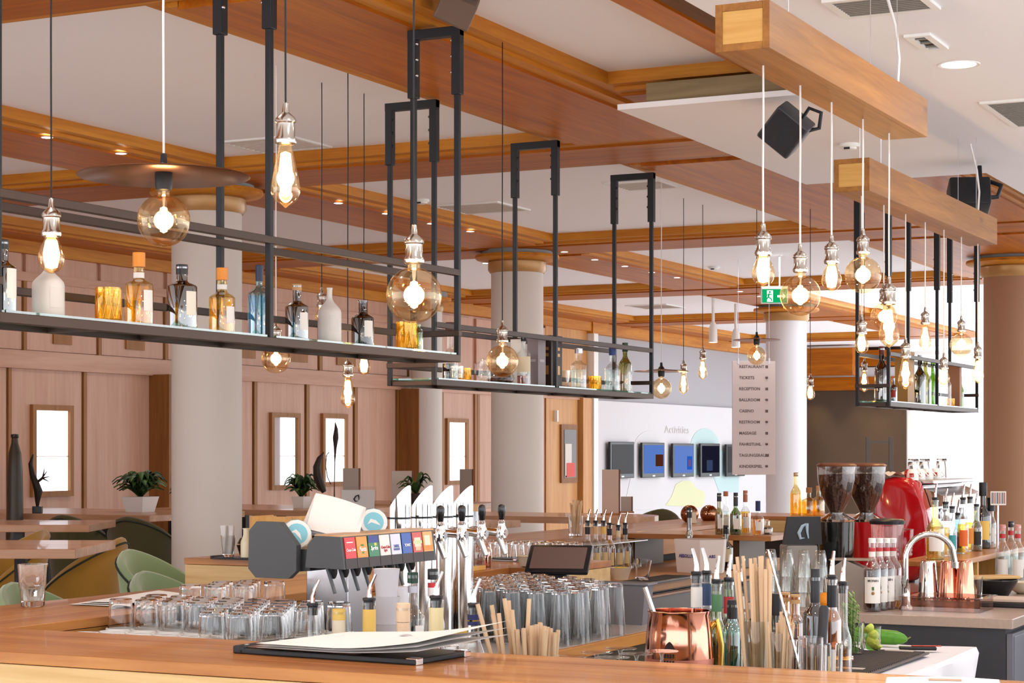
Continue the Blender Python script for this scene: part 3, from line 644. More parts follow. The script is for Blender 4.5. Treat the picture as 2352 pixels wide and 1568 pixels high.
def bprof(R_, H, nr, sh, sl, lip=True):
    p = [(R_ * .86, 0), (R_ * .98, H * .012), (R_, H * .03), (R_, H * sh)]
    for i in range(1, 7):
        t = i / 6; p.append((nr + (R_ - nr) * (.5 + .5 * math.cos(math.pi * t)), H * (sh + sl * t)))
    p += [(nr, H * .97)]
    if lip: p += [(nr * 1.15, H * .972), (nr * 1.15, H)]
    else: p += [(nr, H)]
    return p
M_CAPB = mat('black cap', '1c1c20', .35); M_CAPS = mat('silver cap', 'bcbcc2', .25, .9); M_CORK = mat('cork', 'c59a6b', .8); M_PAPER = mat('label paper', 'f2efec', .6)
def arc_label(o, R_, z0, z1, ang, half, m, name='label', seg=8):
    return part(name, MB().lathe([(R_, z0), (R_, z1)], seg, a0=ang - half, a1=ang + half, close=False), m, o, True)
def pourer(o, r, z, turn=0.0, m=M_CHROME):
    p = part('pour_stopper', MB().lathe([(r * .95, z - .02), (r * .95, z + .004), (r * 1.1, z + .006), (r * 1.1, z + .012), (r * .5, z + .014)], 14), M_CAPB, o, True)
    c, s_ = math.cos(turn), math.sin(turn)
    part('spout', MB().tube([(0, 0, z + .012), (0, 0, z + .03), (c * .006, s_ * .006, z + .05), (c * .018, s_ * .018, z + .075)], [.0075, .0065, .0055, .0045], 8), m, o, True)
def bottle(label, loc, H, R_, nr, body, sh=.55, sl=.18, cap=None, labs=(), liq=None, pour=None, group=None, seg=18, name='liquor_bottle', neck=None, rz=0):
    """labs: (material, z0 share, z1 share, half angle, turn); liq: (material, level share); neck: (material, z0, z1)"""
    o = thing(name, label, 'bottle', loc, 0, group)
    face = math.atan2(-loc[1], -loc[0])
    b = part('glass', MB().lathe(bprof(R_, H, nr, sh, sl), seg), body, o, True)
    if liq:
        pr = [p for p in bprof(R_ * .93, H, nr * .85, sh, sl, False) if p[1] < H * liq[1]]
        pr = [(pr[0][0], H * .02)] + [q for q in pr if q[1] > H * .02]; pr += [(pr[-1][0] if liq[1] < sh else max(nr * .85, pr[-1][0] * .9), H * liq[1])]
        part('liquid', MB().lathe(pr, seg), liq[0], o, True)
    for m, z0, z1, half, turn in labs: arc_label(o, R_ * 1.012, H * z0, H * z1, face + turn, half, m)
    if neck:
        for m, z0, z1 in ([neck] if not isinstance(neck, list) else neck): part('neck_band', MB().lathe([(nr * 1.07, H * z0), (nr * 1.07, H * z1)], 14, close=False), m, o, True)
    if cap: part('cap', MB().lathe([(nr * cap[2], H - cap[1] * .75), (nr * cap[2], H + cap[1] * .22), (nr * cap[2] * .9, H + cap[1] * .25), (0, H + cap[1] * .25)], 14), cap[0], o, True)
    if pour is not None: pourer(o, nr * .95, H, pour)
    return o
def liqm(key, c, tr=.35): return glass('liquid ' + key, c, .06, .05, .35)
G_AMB = glass('amber bottle glass', 'f2cc94', .16, edge=.75); G_ORG = glass('orange bottle glass', 'ffeebc', .12, edge=.5); G_GRN = glass('green bottle glass', '84ac4c', .15); G_DGRN = glass('dark green glass', '3c4c2a', .2)
G_BLK = glass('near-black glass', '2c3434', .22); G_BLU = glass('pale blue glass', 'bfe4ee', .14); G_TEAL = glass('teal glass', 'a4e0da', .12); G_BRN = glass('dark brown glass', '4a2412', .1, edge=.5); G_OLV = glass('olive glass', 'b4b070', .15)
G_YEL = glass('yellow cut glass', 'ffeea0', .12, edge=.45, refl='ffe9a8')
L_AMB = liqm('amber', 'fad07c'); L_ORG = liqm('orange', 'ffe46a'); L_RED = liqm('red', 'c05058'); L_DRED = liqm('dark red', '84262c'); L_GOLD = liqm('gold', 'f0cf88'); L_WAT = glass('clear liquid', 'eef6f4', .05, edge=.3); L_TEAL = liqm('teal', '7cd4c8'); L_BLUE = liqm('pale blue', 'a8dcec'); L_BRN = liqm('brown', '74421e'); L_GRN = liqm('green', '9fc060')
M_FROST = mat('frosted white glass', 'e6e0da', .35, trans=.15)
# --- bottles on the near shelf (shelf glass at 2.028)
def shelf1(px, x=-4.11): X_, Y_, d = PX(px, x); return (X_, Y_, 2.029)
def hpx(px, h, x=-4.11): return h * PX(px, x)[2] / F
def sb(px, y0, w, label, body, **k):
    l = shelf1(px); d = dep(l[0], l[1]); H = l[2]
    ybase = HY - (2.029 - CH) * F / d
    Ht = (ybase - y0) * d / F; R_ = w / 2 * d / F
    return bottle(label, l, Ht, R_, k.pop('nr', R_ * .36), body, **k)
WL = mat('white label', 'e9e4de', .6)
sb(8, 556, 60, 'dark glass bottle with white side label at the left edge of the near shelf', G_BLK, cap=(M_CAPB, .03, 1.1), labs=[(WL, .2, .62, .5, .75)], sh=.62, sl=.12, liq=(L_WAT, .3))
sb(111, 595, 74, 'frosted white bottle under the round-bulb pendant', M_FROST, sh=.55, sl=.3, labs=[(mat('faint print', 'd9d4cf', .6), .15, .5, .4, .5)], nr=.012)
sb(319, 588, 66, 'larger amber whisky bottle with orange capsule on the near shelf', G_ORG, liq=(L_ORG, .58), cap=(mat('orange capsule', 'e08a2a', .4), .05, 1.25), labs=[(WL, .2, .5, .42, .75)], neck=(WL, .68, .76), sh=.58, sl=.1)
sb(418, 613, 70, 'square-shouldered black glass bottle with cream side label', G_BLK, cap=(M_CAPB, .035, 1.1), labs=[(mat('cream label', 'e6dfcf', .6), .22, .6, .42, .7)], sh=.68, sl=.1, liq=(L_WAT, .25))
sb(510, 622, 60, 'smaller amber whisky bottle with orange capsule on the near shelf', G_ORG, liq=(L_ORG, .58), cap=(MATS['orange capsule'], .045, 1.25), labs=[(WL, .15, .42, .42, .75)], neck=(WL, .7, .78), sh=.56, sl=.12)
sb(596, 618, 54, 'pale blue gin bottle behind the shelf post', G_BLU, liq=(L_BLUE, .6), cap=(mat('navy cap', '2b3350', .4), .06, 1.2), sh=.62, sl=.14, nr=.0125)
sb(682, 656, 54, 'dark bottle with wooden cork and pale label, right of the shelf post', G_BLK, cap=(M_CORK, .025, 1.15), labs=[(WL, .18, .5, .45, .7)], sh=.6, sl=.12, liq=(L_WAT, .3))
sb(757, 661, 55, 'frosted white bottle further along the near shelf', M_FROST, sh=.55, sl=.28, labs=[(MATS['faint print'], .2, .5, .4, .4)], nr=.0105)
sb(833, 690, 52, 'dark corked bottle near the end of the near shelf', G_BRN, labs=[(WL, .2, .55, .45, .6)], sh=.6, sl=.14, liq=(L_WAT, .3))
sb(962, 745, 20, 'slim green-tinted bottle behind the yellow glass on the near shelf', glass('pale green glass', 'b9dc9c', .15), sh=.7, sl=.2)
def cut_glass(label, loc, h, r, m=None):
    o = thing('cut_glass_tumbler', label, 'glass', loc)
    part('body', MB().lathe([(r * .9, 0), (r, .006), (r, h), (r - .003, h), (r - .003, .012), (0, .012)], 20), m or G_YEL, o, True)
    rb = MB()
    for k in range(14):
        a = 2 * math.pi * k / 14
        for s_ in (1, -1):
            rb.tube([(r * math.cos(a + s_ * .5 * t), r * math.sin(a + s_ * .5 * t), .01 + (h - .02) * t) for t in (0, .33, .66, 1)], .0016, 4)
    part('cut_pattern', rb, m or G_YEL, o, True); return o
l = shelf1(249); cut_glass('yellow cut-glass tumbler on the near shelf left of the whisky bottle', l, 80 * dep(l[0], l[1]) / F, 30 * dep(l[0], l[1]) / F)
l = shelf1(934); cut_glass('yellow cut-glass tumbler at the far end of the near shelf', l, 66 * dep(l[0], l[1]) / F, 24 * dep(l[0], l[1]) / F)
# --- middle shelf (glass at 1.988)
def s2(px, x=-5.1): X_, Y_, d = PX(px, x); return (X_, Y_, 1.989)
def sb2(px, y0, w, label, body, x=-5.1, **k):
    l = s2(px, x); d = dep(l[0], l[1]); ybase = HY - (1.989 - CH) * F / d
    R_ = w / 2 * d / F; return bottle(label, l, (ybase - y0) * d / F, R_, k.pop('nr', R_ * .38), body, **k)
sb2(1034, 745, 38, 'round-stoppered brown spirit bottle at the left end of the middle shelf', M_CLEAR, liq=(L_BRN, .3), cap=(mat('walnut stopper', '4a2a1c', .5), .05, 1.5), sh=.42, sl=.16)
l = s2(1068); cut_glass('small yellow cut-glass tumbler at the left end of the middle shelf', l, .075, .036)
l = s2(1050, -5.02); cut_glass('clear cut-glass tumbler at the left end of the middle shelf', l, .075, .036, M_CLEAR)
# decanter
l = s2(1150); o = thing('decanter', 'squat clear decanter of dark liquor behind the globe bulb', 'decanter', l)
part('glass', MB().lathe([(.07, 0), (.085, .015), (.08, .05), (.05, .085), (.02, .11), (.018, .15), (.024, .16)], 24), M_CLEAR, o, True); part('liquid', MB().lathe([(.06, .006), (.077, .018), (.076, .035), (0, .035)], 24), L_DRED, o, True)
l = s2(1113); o = thing('handled_jug', 'small clear glass jug beside the decanter', 'jug', l)
part('body', MB().lathe([(.03, 0), (.038, .03), (.034, .09), (.026, .12), (.03, .14)], 18), M_CLEAR, o, True)
part('handle', MB().tube([(-.03, 0, .12), (-.06, 0, .11), (-.06, 0, .05), (-.036, 0, .03)], .005, 8), M_CLEAR, o, True)
sb2(1203, 775, 32, 'cream-labelled bottle of red spirit in front of a box on the middle shelf', M_CLEAR, liq=(L_RED, .2), labs=[(mat('parchment label', 'e8d8b8', .6), .28, .6, 1.2, 0)], cap=(M_CAPB, .03, 1.1), sh=.66, sl=.12)
def carton(label, px, w, y0, m, x=-5.12, dz=0, art=None, dy=.075):
    l = s2(px, x); d = dep(l[0], l[1]); h = HY - (1.989 - CH) * F / d; h = (h - y0) * d / F; ww = w * d / F
    o = thing('gift_carton', label, 'box', l, 0)
    part('box', MB().cbox(-dy / 2, dy / 2, -ww / 2, ww / 2, 0, h, .002), m, o)
    part('lid', MB().cbox(-dy / 2 - .001, dy / 2 + .001, -ww / 2 - .001, ww / 2 + .001, h * .93, h + .002, .002), m, o)
    if art:
        for z0, z1, mm in art: part('print', MB().box(dy / 2, dy / 2 + .001, -ww * .28, ww * .28, h * z0, h * z1), mm, o)
        for z0, z1, mm in art: part('print', MB().box(-dy * .28, dy * .28, -ww / 2 - .001, -ww / 2, h * z0, h * z1), mm, o)
    return o
GP = mat('gold print', 'b98a4a', .35, .5)
carton('white spirit carton behind the red spirit bottle', 1190, 20, 780, M_PAPER, x=-5.15)
carton('pale grey spirit carton with faint lettering on the middle shelf', 1232, 40, 775, mat('grey carton', '9a8f92', .5), art=[(.5, .55, mat('grey print', 'c4bcc0', .5))])
carton('dark brown spirit carton with gold emblem on the middle shelf', 1266, 60, 772, mat('dark carton', '33241f', .5), art=[(.25, .42, GP), (.6, .66, GP), (.72, .78, GP)])
tumbler('clear flared glass behind the shelf post on the middle shelf', s2(1294), .11, .045, .03)
sb2(1329, 803, 38, 'faceted clear spirit bottle with glass stopper on the middle shelf', M_CLEAR, liq=(L_WAT, .5), cap=(M_CAPS, .03, 1.3), sh=.6, sl=.14, seg=10)
l = s2(1366); cut_glass('yellow cut-glass tumbler between clear bottles on the middle shelf', l, .092, .042)
sb2(1407, 800, 36, 'clear bottle with blue capsule near the right end of the middle shelf', M_CLEAR, liq=(L_WAT, .5), cap=(mat('blue capsule', '2c4c8c', .4), .06, 1.2), sh=.5, sl=.2)
sb2(1436, 792, 30, 'slim olive bottle with green capsule at the right end of the middle shelf', G_OLV, liq=(L_GOLD, .4), cap=(mat('green capsule', '24482c', .4), .06, 1.2), sh=.58, sl=.18)
# --- far shelf
def s3(px, x=-3.92): X_, Y_, d = PX(px, x); return (X_, Y_, 1.963)
def sb3(px, y0, w, label, body, x=-3.92, **k):
    l = s3(px, x); d = dep(l[0], l[1]); ybase = HY - (1.963 - CH) * F / d
    R_ = w / 2 * d / F; return bottle(label, l, (ybase - y0) * d / F, R_, k.pop('nr', R_ * .36), body, name='wine_bottle', **k)
sb3(2025, 800, 33, 'dark wine bottle at the left end of the far shelf', G_BLK, sh=.58, sl=.2, cap=(mat('red capsule', '7a2a22', .4), .06, 1.1), labs=[(WL, .15, .4, .4, .8)])
sb3(2052, 868, 18, 'short dark bottle with red label on the far shelf', G_BLK, sh=.6, sl=.15, labs=[(mat('red label', 'b03028', .5), .2, .5, .6, 0)])
def carton3(label, px, w, y0, m):
    l = s3(px, -3.94); d = dep(l[0], l[1]); h = (HY - (1.963 - CH) * F / d - y0) * d / F; ww = w * d / F
    o = thing('wine_carton', label, 'box', l); part('box', MB().cbox(-.05, .05, -ww / 2, ww / 2, 0, h, .002), m, o); part('lid', MB().cbox(-.051, .051, -ww / 2 - .001, ww / 2 + .001, h - .02, h + .001, .001), m, o)
carton3('ochre wine carton on the far shelf behind a teardrop bulb', 2078, 60, 808, mat('ochre carton', 'b0803c', .5))
sb3(2113, 815, 28, 'first dark green wine bottle beside the ochre carton', G_DGRN, sh=.55, sl=.2)
sb3(2126, 825, 27, 'second dark green wine bottle on the far shelf', G_OLV, sh=.52, sl=.22)
sb3(2143, 832, 25, 'bright green wine bottle on the far shelf middle', G_GRN, sh=.5, sl=.26)
sb3(2172, 838, 26, 'clear wine bottle behind the low round bulb on the far shelf', M_CLEAR, sh=.5, sl=.25)
l = s3(2184); cut_glass('tiny yellow tumbler on the far shelf', l, .07, .032)
carton3('brown wine carton at the right end of the far shelf', 2193, 20, 835, mat('tan carton', 'a87456', .5))
sb3(2207, 865, 16, 'slim bright green bottle at the right end of the far shelf', G_GRN, sh=.5, sl=.26)
# ---------------------------------------------------------------- water glass and papers on the bar
x, y, d = Pz(75, 1392, ZT)
o = thing('tumbler', 'clear water tumbler standing alone on the left bar wing', 'glass', (x, y, ZT))
h, rt, rb = 97 * d / F, 35 * d / F, 27 * d / F
part('glass', MB().lathe([(rb * .92, 0), (rb, .004), (rb * 1.05, h * .42), (rb * 1.14, h * .46), (rt, h), (rt - .003, h), (rb * 1.1, h * .5), (rb * .98, h * .42), (rb * .9, .02), (0, .018)], 10), M_WATERG, o, True)
part('water', MB().lathe([(rb * .88, .021), (rb * .96, h * .42), (rb * 1.06, h * .5), (0, h * .5)], 20), L_WAT, o, True)
# sheets lying on the wing
x, y, d = Pz(330, 1381, ZT)
for k in range(3):
    solo('paper_sheet', MB().grid(lambda u, v: ((u - .5) * .17, (v - .5) * .46, .004 * k + .002 + .006 * math.sin(u * 3 + k) * v + .0), 4, 8), M_PAPER, ['lowest', 'middle', 'topmost'][k] + ' loose white sheet on the left bar wing behind the tumblers', 'paper', (x - .04 + .01 * k, y + .02 * k, ZT + .001), .06 * k, 'loose sheets on the left wing')
# clipboard menu on the front bar
x, y, d = Pz(838, 1505, ZT)
o = thing('clipboard_menu', 'black clipboard menu with white pages lying on the front bar', 'menu', (x, y, ZT), math.radians(-4))
part('board', MB().cbox(-.29, .23, -.125, .115, 0, .014, .004), mat('black leatherette', '24262a', .45), o)
part('cover', MB().cbox(-.285, .05, -.11, .112, .0145, .018, .002), mat('brown inner cover', '6b4a3c', .35), o)
part('spine', MB().cbox(-.31, -.275, -.125, .115, .0, .02, .004), MATS['black leatherette'], o)
for yy in (-.09, -.03, .05): part('spine_screw', MB().lathe([(.007, .02), (.007, .022), (0, .022)], 10, (-.292, yy, 0)), M_CHROME, o)
for yy in (-.122, .09): part('metal_corner', MB().cbox(.2, .232, yy, yy + .028, -.0005, .016, .002), M_CHROME, o)
for k in range(3):
    def pg(u, v, k=k):
        a = u * .47; lift = .02 + .005 * k + (.028 + .006 * k) * v * (.4 + .6 * u) + max(0, u - .5) ** 1.5 * (.04 + .016 * k)
        return (-.23 + a + v * .12, -.135 + v * .22 + .0 * a, lift)
    part('page', MB().grid(pg, 10, 4), M_PAPER, o, True)
pp = part('page_print', MB().box(.09, .21, .015, .045, .0, .001).rot(0).mv(0, 0, .052), mat('grey print', '7c7068', .6), o)
# corner of another menu sheet at the right of the bar
x, y, d = Pz(2165, 1562, ZT)
o = thing('menu_sheet', 'white menu sheet lying at the right end of the front bar', 'paper', (x, y, ZT), .25)
part('sheet', MB().grid(lambda u, v: ((u - .5) * .24, (v - .5) * .13 - .045, .002 + .004 * math.sin(u * 3)), 5, 3), M_PAPER, o); part('print', MB().box(-.03, .04, -.06, -.03, .0065, .007), mat('beige print', 'c9a284', .6), o)
# ---------------------------------------------------------------- ring mat and upturned tumblers in the bar corner
ZG = .985
rk = thing('glass_rack', 'white ring mat on a raised rack in the bar corner under upturned tumblers', 'rack', (-3.3, 4.85, .90))
part('shelf', MB().cbox(-3.70, -2.93, 4.30, 4.96, 1.05, 1.062, .002), M_WORK, rk, world=True)
rk2 = thing('glass_rack', 'narrow raised rack along the bar wing under the back tumblers', 'rack', (-3.55, 5.28, .90))
part('shelf', MB().cbox(-3.70, -3.44, 4.97, 5.6, 1.05, 1.062, .002), M_WORK, rk2, world=True)
for xx in (-3.66, -3.47):
    for yy in (5.0, 5.56): part('leg', MB().box(xx - .012, xx + .012, yy - .012, yy + .012, .90, 1.05), M_STEEL, rk2, world=True)
for xx in (-3.66, -2.98):
    for yy in (4.34, 4.9): part('leg', MB().box(xx - .015, xx + .015, yy - .015, yy + .015, .90, 1.05), M_STEEL, rk, world=True)
rm_ = MB().lathe([(.038, 0), (.045, 0), (.045, .006), (.038, .006), (.038, 0)], 20, close=False).mesh('mat_ring', M_WHITE, True)
GL = []
for i in range(8):
    for j in range(12):
        xx = -3.655 + i * .094 + (j % 2) * .047; yy = 4.355 + j * .088
        if xx > -2.97 or yy > 5.56 or (yy > 4.92 and xx > -3.47) or 4.92 < yy < 5.0: continue
        (link('mat_ring', rm_, rk, (xx + 3.3, yy - 4.85, 1.0625 - .90)) if yy < 4.95 else link('mat_ring', rm_, rk2, (xx + 3.55, yy - 5.28, 1.0625 - .90)))
        front = yy < 4.62 and xx < -3.22
        if not front and not (yy < 4.42): GL.append((xx, yy))
for xx, yy in GL:
    tumbler('upturned clear tumbler on the ring mat in the bar corner', (xx, yy, 1.069), .088 + .02 * (yy > 5.0), .039, .034, True, group='upturned tumblers in the bar corner', key='tum_corner%d' % (yy > 5.0), m=M_WATERG)
for k, px in enumerate((610, 650, 690)):
    X_, Y_, d = PY(px, 4.36); tumbler('upturned tumbler tucked low behind the front bar edge', (X_, Y_, .90), .17, .036, .03, True, group='low tumblers behind the bar edge')
# ---------------------------------------------------------------- soda dispenser (runs back along the wing)
Y0 = 5.02
def q(px, py, Yn=Y0): X_, Y_, d = PY(px, Yn); return (X_, za(py, d))
M_GRAPH = mat('graphite housing', '4b4d50', .5); M_GRAPHB = mat('dark valve plastic', '3a3234', .5)
sd = thing('soda_dispenser', 'graphite eight-flavour soda dispenser on a steel pedestal', 'drink dispenser', (-3.15, 5.3, .90))
octo = [q(*p) for p in ((589, 1197), (643, 1199), (681, 1252), (680, 1311), (662, 1329), (587, 1326), (570, 1305), (572, 1218))]
part('end_cap', MB().prism(octo, Y0, Y0 + .025, 'y'), M_GRAPH, sd, world=True)
back = [q(*p) for p in ((600, 1262), (700, 1262), (702, 1312), (600, 1316))]
part('rear_body', MB().prism(back, Y0 + .025, Y0 + .58, 'y'), mat('black housing', '202124', .4), sd, world=True)
nose = [q(*p) for p in ((704, 1251), (721, 1230), (780, 1233), (788.5, 1308), (699, 1303))]
part('valve_housing', MB().prism(nose, Y0 + .005, Y0 + .585, 'y'), M_GRAPH, sd, world=True)
part('top_tray', MB().prism([q(*p) for p in ((721, 1227), (781, 1229), (781, 1233), (721, 1230))], Y0 + .004, Y0 + .586, 'y'), wood('tray wood', 'b98a58', 'd4a878', 1, .4), sd, world=True)
(xt, zt), (xb_, zb) = q(780, 1233), q(788.5, 1308)
flav = [('d9222a', 'Coca-Cola', 'ffffff'), ('f0922a', 'Fanta', 'ffffff'), ('1f7a4a', 'Sprite', 'ffffff'), ('e2ded8', 'Coca-Cola', 'c8202c'), ('d5d6e4', 'TAFEL', '5060a8'), ('1c50a8', 'TONIC', 'ffffff'), ('c8453a', '', ''), ('f0a050', '', '')]
n = 8; L_ = .555; w = L_ / n
tilt = math.atan2(xb_ - xt, zt - zb)
for i, (c, t, tc) in enumerate(flav):
    ya = Y0 + .015 + i * w; hh = (zt - zb)
    def face(u): return (xt + (xb_ - xt) * u + .0005, zt - hh * u)
    (xa, z_a), (xc, z_c) = face(.03), face(.68)
    lab = part('flavour_panel', MB().add([(xa, ya + .004, z_a), (xa, ya + w - .004, z_a), (xc, ya + w - .004, z_c), (xc, ya + .004, z_c), (xa + .003, ya + .004, z_a), (xa + .003, ya + w - .004, z_a), (xc + .003, ya + w - .004, z_c), (xc + .003, ya + .004, z_c)], [(0, 1, 2, 3), (4, 5, 6, 7), (0, 1, 5, 4), (1, 2, 6, 5), (2, 3, 7, 6), (3, 0, 4, 7)]), mat('flavour ' + c, c, .3), sd, world=True)
    def stripe(name, u0, u1, v0, v1, m, off=.0036):
        (p, q1), (r, s1) = face(u0), face(u1)
        sub(name, MB().add([(p + off, ya + w * v0, q1), (p + off, ya + w * v1, q1), (r + off, ya + w * v1, s1), (r + off, ya + w * v0, s1)], [(0, 1, 2, 3)]), m, lab, sd)
    if t:
        u = .42; (px_, pz_) = face(u)
        sz = {'Coca-Cola': .0125, 'Fanta': .019, 'Sprite': .018, 'TAFEL': .0125, 'TONIC': .0125}[t]
        tx = text(t, sz, mat('ink ' + tc, tc, .4), lab, (px_ + .0045 - sd.location.x, ya + w / 2 - sd.location.y, pz_ - sd.location.z), (math.pi / 2, 0, math.pi / 2), bold=True)
    if i == 0: stripe('print_stripe', .17, .2, .2, .75, M_WHITE)
    if i == 1: stripe('print_leaf', .27, .33, .4, .65, mat('leaf print', '4a8a30', .5)); stripe('print_drop', .5, .56, .45, .6, MATS['leaf print'])
    if i == 2: stripe('print_blue', .03, .25, .07, .93, mat('sprite blue', '26398a', .4)); stripe('print_lemon', .26, .34, .55, .75, mat('lemon print', 'e8d040', .4))
    if i == 3: text('light', .012, mat('ink c8202c', 'c8202c', .4), lab, (face(.5)[0] + .0045 - sd.location.x, ya + w / 2 - sd.location.y, face(.52)[1] - sd.location.z), (math.pi / 2, 0, math.pi / 2))
    if i == 4: text('WASSER', .0105, mat('ink 5060a8', '5060a8', .4), lab, (face(.5)[0] + .0045 - sd.location.x, ya + w / 2 - sd.location.y, face(.52)[1] - sd.location.z), (math.pi / 2, 0, math.pi / 2))
    if i == 6: stripe('print_green', .3, .4, .1, .9, mat('apple green print', 'c9d8a0', .4)); stripe('print_pale', .2, .5, .2, .8, mat('pale print', 'e8dcc0', .4), .0033); stripe('print_fruit', .5, .62, .25, .75, mat('fruit print', 'e0b890', .4))
    if i == 7: stripe('print_pale', .15, .48, .15, .7, MATS['pale print']); stripe('print_fruit', .48, .64, .1, .9, mat('orange print', 'ec8a28', .4))
    # lower dark strip, nozzle, lever
    (xa, z_a), (xc, z_c) = face(.7), face(.99)
    part('lower_panel', MB().add([(xa + .001, ya + .001, z_a), (xa + .001, ya + w - .001, z_a), (xc + .001, ya + w - .001, z_c), (xc + .001, ya + .001, z_c)], [(0, 1, 2, 3)]), M_GRAPHB, sd, world=True)
    yc = ya + w / 2; xn = xb_ - .07
    nz = part('nozzle', MB().lathe([(.017, 0), (.016, -.018), (.012, -.03), (.009, -.034)], 12, (xn, yc, zb + .002)), M_CAPB, sd, True, world=True)
    part('lever', MB().cbox(-.004, .004, -.005, .005, -.082, 0, .001).rot(ry=math.radians(-20)).mv(xn - .006, yc - .019, zb + .002), mat('grey lever', '55595c', .4), sd, world=True)
xp = (PY(702, 5.42)[0] + PY(798, 5.42)[0]) / 2; hw_ = (PY(798, 5.42)[0] - PY(702, 5.42)[0]) / 2
part('pedestal', MB().cbox(xp - hw_, xp + hw_, 5.42, 5.56, .90, q(700, 1312)[1], .006), mat('pedestal steel', 'b4b0b2', .22, .95), sd, world=True)
part('pedestal_base', MB().cbox(xp - .1, xp + .12, 5.36, 5.6, .90, .92, .004), M_STEEL, sd, world=True)
part('neck', MB().box(xp - hw_, xp + hw_, 5.43, 5.55, q(700, 1312)[1] - .002, q(700, 1300)[1]), MATS['black housing'], sd, world=True)
# coasters and napkins on top of it
M_COAST = mat('coaster board', 'e8e8e6', .6); M_COASTB = mat('coaster aqua', '7fc3d4', .5)
zr = q(650, 1262)[1]
def coaster_stack(px, py, tiltx, rzz, n, lab):
    X_, Y_, d = PY(px, Y0 + (.06 if px < 720 else .42)); z = za(py, d)
    for k in range(n):
        o = thing('coaster', lab % ('front', 'second', 'third', 'fourth')[k], 'coaster', (X_ - .006 * k, Y_ + .007 * k, z), 0, 'coasters leaning on the dispenser')
        o.rotation_euler = (math.radians(tiltx), math.radians(20 if px < 720 else -10), math.radians(rzz))
        part('board', MB().lathe([(.044, 0), (.046, .002), (.044, .004), (0, .004)], 14), M_COAST, o); part('rim', MB().lathe([(.0462, .001), (.0462, .003)], 14, close=False), M_COASTB, o)
        if k == 0:
            part('print_disc', MB().lathe([(0, .0045), (.033, .0045), (.033, .004)], 20), M_COASTB, o)
            part('print_wave', MB().prism([(-.022, -.004), (-.008, .012), (.008, .004), (.02, -.016), (.006, -.008), (-.008, .0)], .0046, .0052), M_COAST, o)
coaster_stack(682, 1226, 72, 38, 3, '%s round coaster of the stack beside the octagonal end cap')
coaster_stack(858, 1199, 72, 42, 3, '%s round coaster of the stack at the far end of the dispenser')
X_, Y_, d = PY(762, Y0 + .2); z = za(1186, d)
for k in range(3):
    o = solo('paper_napkin', MB().grid(lambda u, v: ((u - .5) * .165 + .004 * k, (v - .5) * .15, .004 * k + .008 * math.sin(u * 2.5 + k * .4) * (.4 + v)), 8, 8), mat('tissue white', 'e4dfdb', .8),
        ['lowest', 'middle', 'topmost'][k] + ' white paper napkin in the heap on the soda dispenser', 'napkin', (X_ + .003 * k, Y_, z - .012 + .002 * k), .25 + .1 * k, 'napkins heaped on the dispenser', True)
    o.rotation_euler = (math.radians(50 - 2 * k), math.radians(14), math.radians(20 + 5 * k))
# ---------------------------------------------------------------- beer taps
for k, px in enumerate((917, 967, 1014, 1060)):
    X_, Y_, d = PX(px, -3.3); zt = za(1114, d); r = 27 * d / F
    o = thing('beer_tap', ['first', 'second', 'third', 'fourth'][k] + ' slant-topped chrome beer tap column counted from the dispenser', 'beer tap', (X_, Y_, .90), 0, 'chrome beer taps')
    seg = 28; v = []; f = []; H = zt - .9
    for i in range(seg):
        a = 2 * math.pi * i / seg; v.append((r * math.cos(a), r * math.sin(a), 0))
    for i in range(seg):
        a = 2 * math.pi * i / seg; v.append((r * math.cos(a), r * math.sin(a), H - .105 * (1 - math.cos(a)) / 2))
    f = [(i, (i + 1) % seg, seg + (i + 1) % seg, seg + i) for i in range(seg)] + [tuple(range(seg))[::-1], tuple(range(seg, 2 * seg))]
    part('column', MB().add(v, f), M_CHROME, o, True)
    part('base_ring', MB().lathe([(r * 1.5, 0), (r * 1.5, .01), (r * 1.1, .02)], 24), M_CHROME, o, True)
    part('seam_ring', MB().lathe([(r * 1.01, H - .115), (r * 1.02, H - .112), (r * 1.01, H - .108)], 24, close=False), M_CAPB, o)
    zf = H - .165
    part('tap_arm', MB().tube([(r * .8, 0, zf), (r + .05, 0, zf), (r + .14, 0, zf - .004)], [.02, .014, .013], 12), M_CHROME, o, True)
    part('tap_body', MB().lathe([(.0, -.024), (.018, -.022), (.02, 0), (.016, .016), (.012, .024), (.014, .034), (.008, .044)], 14, (r + .12, 0, zf)), M_CHROME, o, True)
    part('spout', MB().tube([(r + .108, 0, zf - .012), (r + .116, 0, zf - .035), (r + .136, 0, zf - .08)], [.012, .011, .0095], 10), mat('brushed spout', 'd8d8d8', .2, .9), o, True)
    hd = part('handle', MB().lathe([(.008, .042), (.010, .045), (.0135, .072), (.015, .086), (.012, .094), (.005, .098), (0, .0985)], 14, (r + .12, 0, zf)), mat('tap handle black', '17151a', .25, coat=.4), o, True)
    if k == 3: part('sticker', MB().lathe([(r * 1.005, .04), (r * 1.005, .055)], 10, a0=-2.2, a1=-.6, close=False), mat('yellow sticker', 'e6b93a', .5), o)
# drinks bottles standing behind the taps
for px, yt, lab, body, liq, cp in ((1091, 1107, 'dark liqueur bottle with pale stopper behind the last beer tap', G_BLK, None, (M_CORK, .03, 1.3)),):
    X_, Y_, d = PX(px, -3.9); bottle(lab, (X_, Y_, ZT), (1245 - yt) * d / F, .042, .016, body, sh=.42, sl=.16, cap=cp)
X_, Y_, d = PX(1107, -3.85); bottle('round copper-coloured bottle right of the last beer tap', (X_, Y_, ZT), .20, .045, .012, G_AMB, sh=.3, sl=.4, liq=(L_AMB, .5))
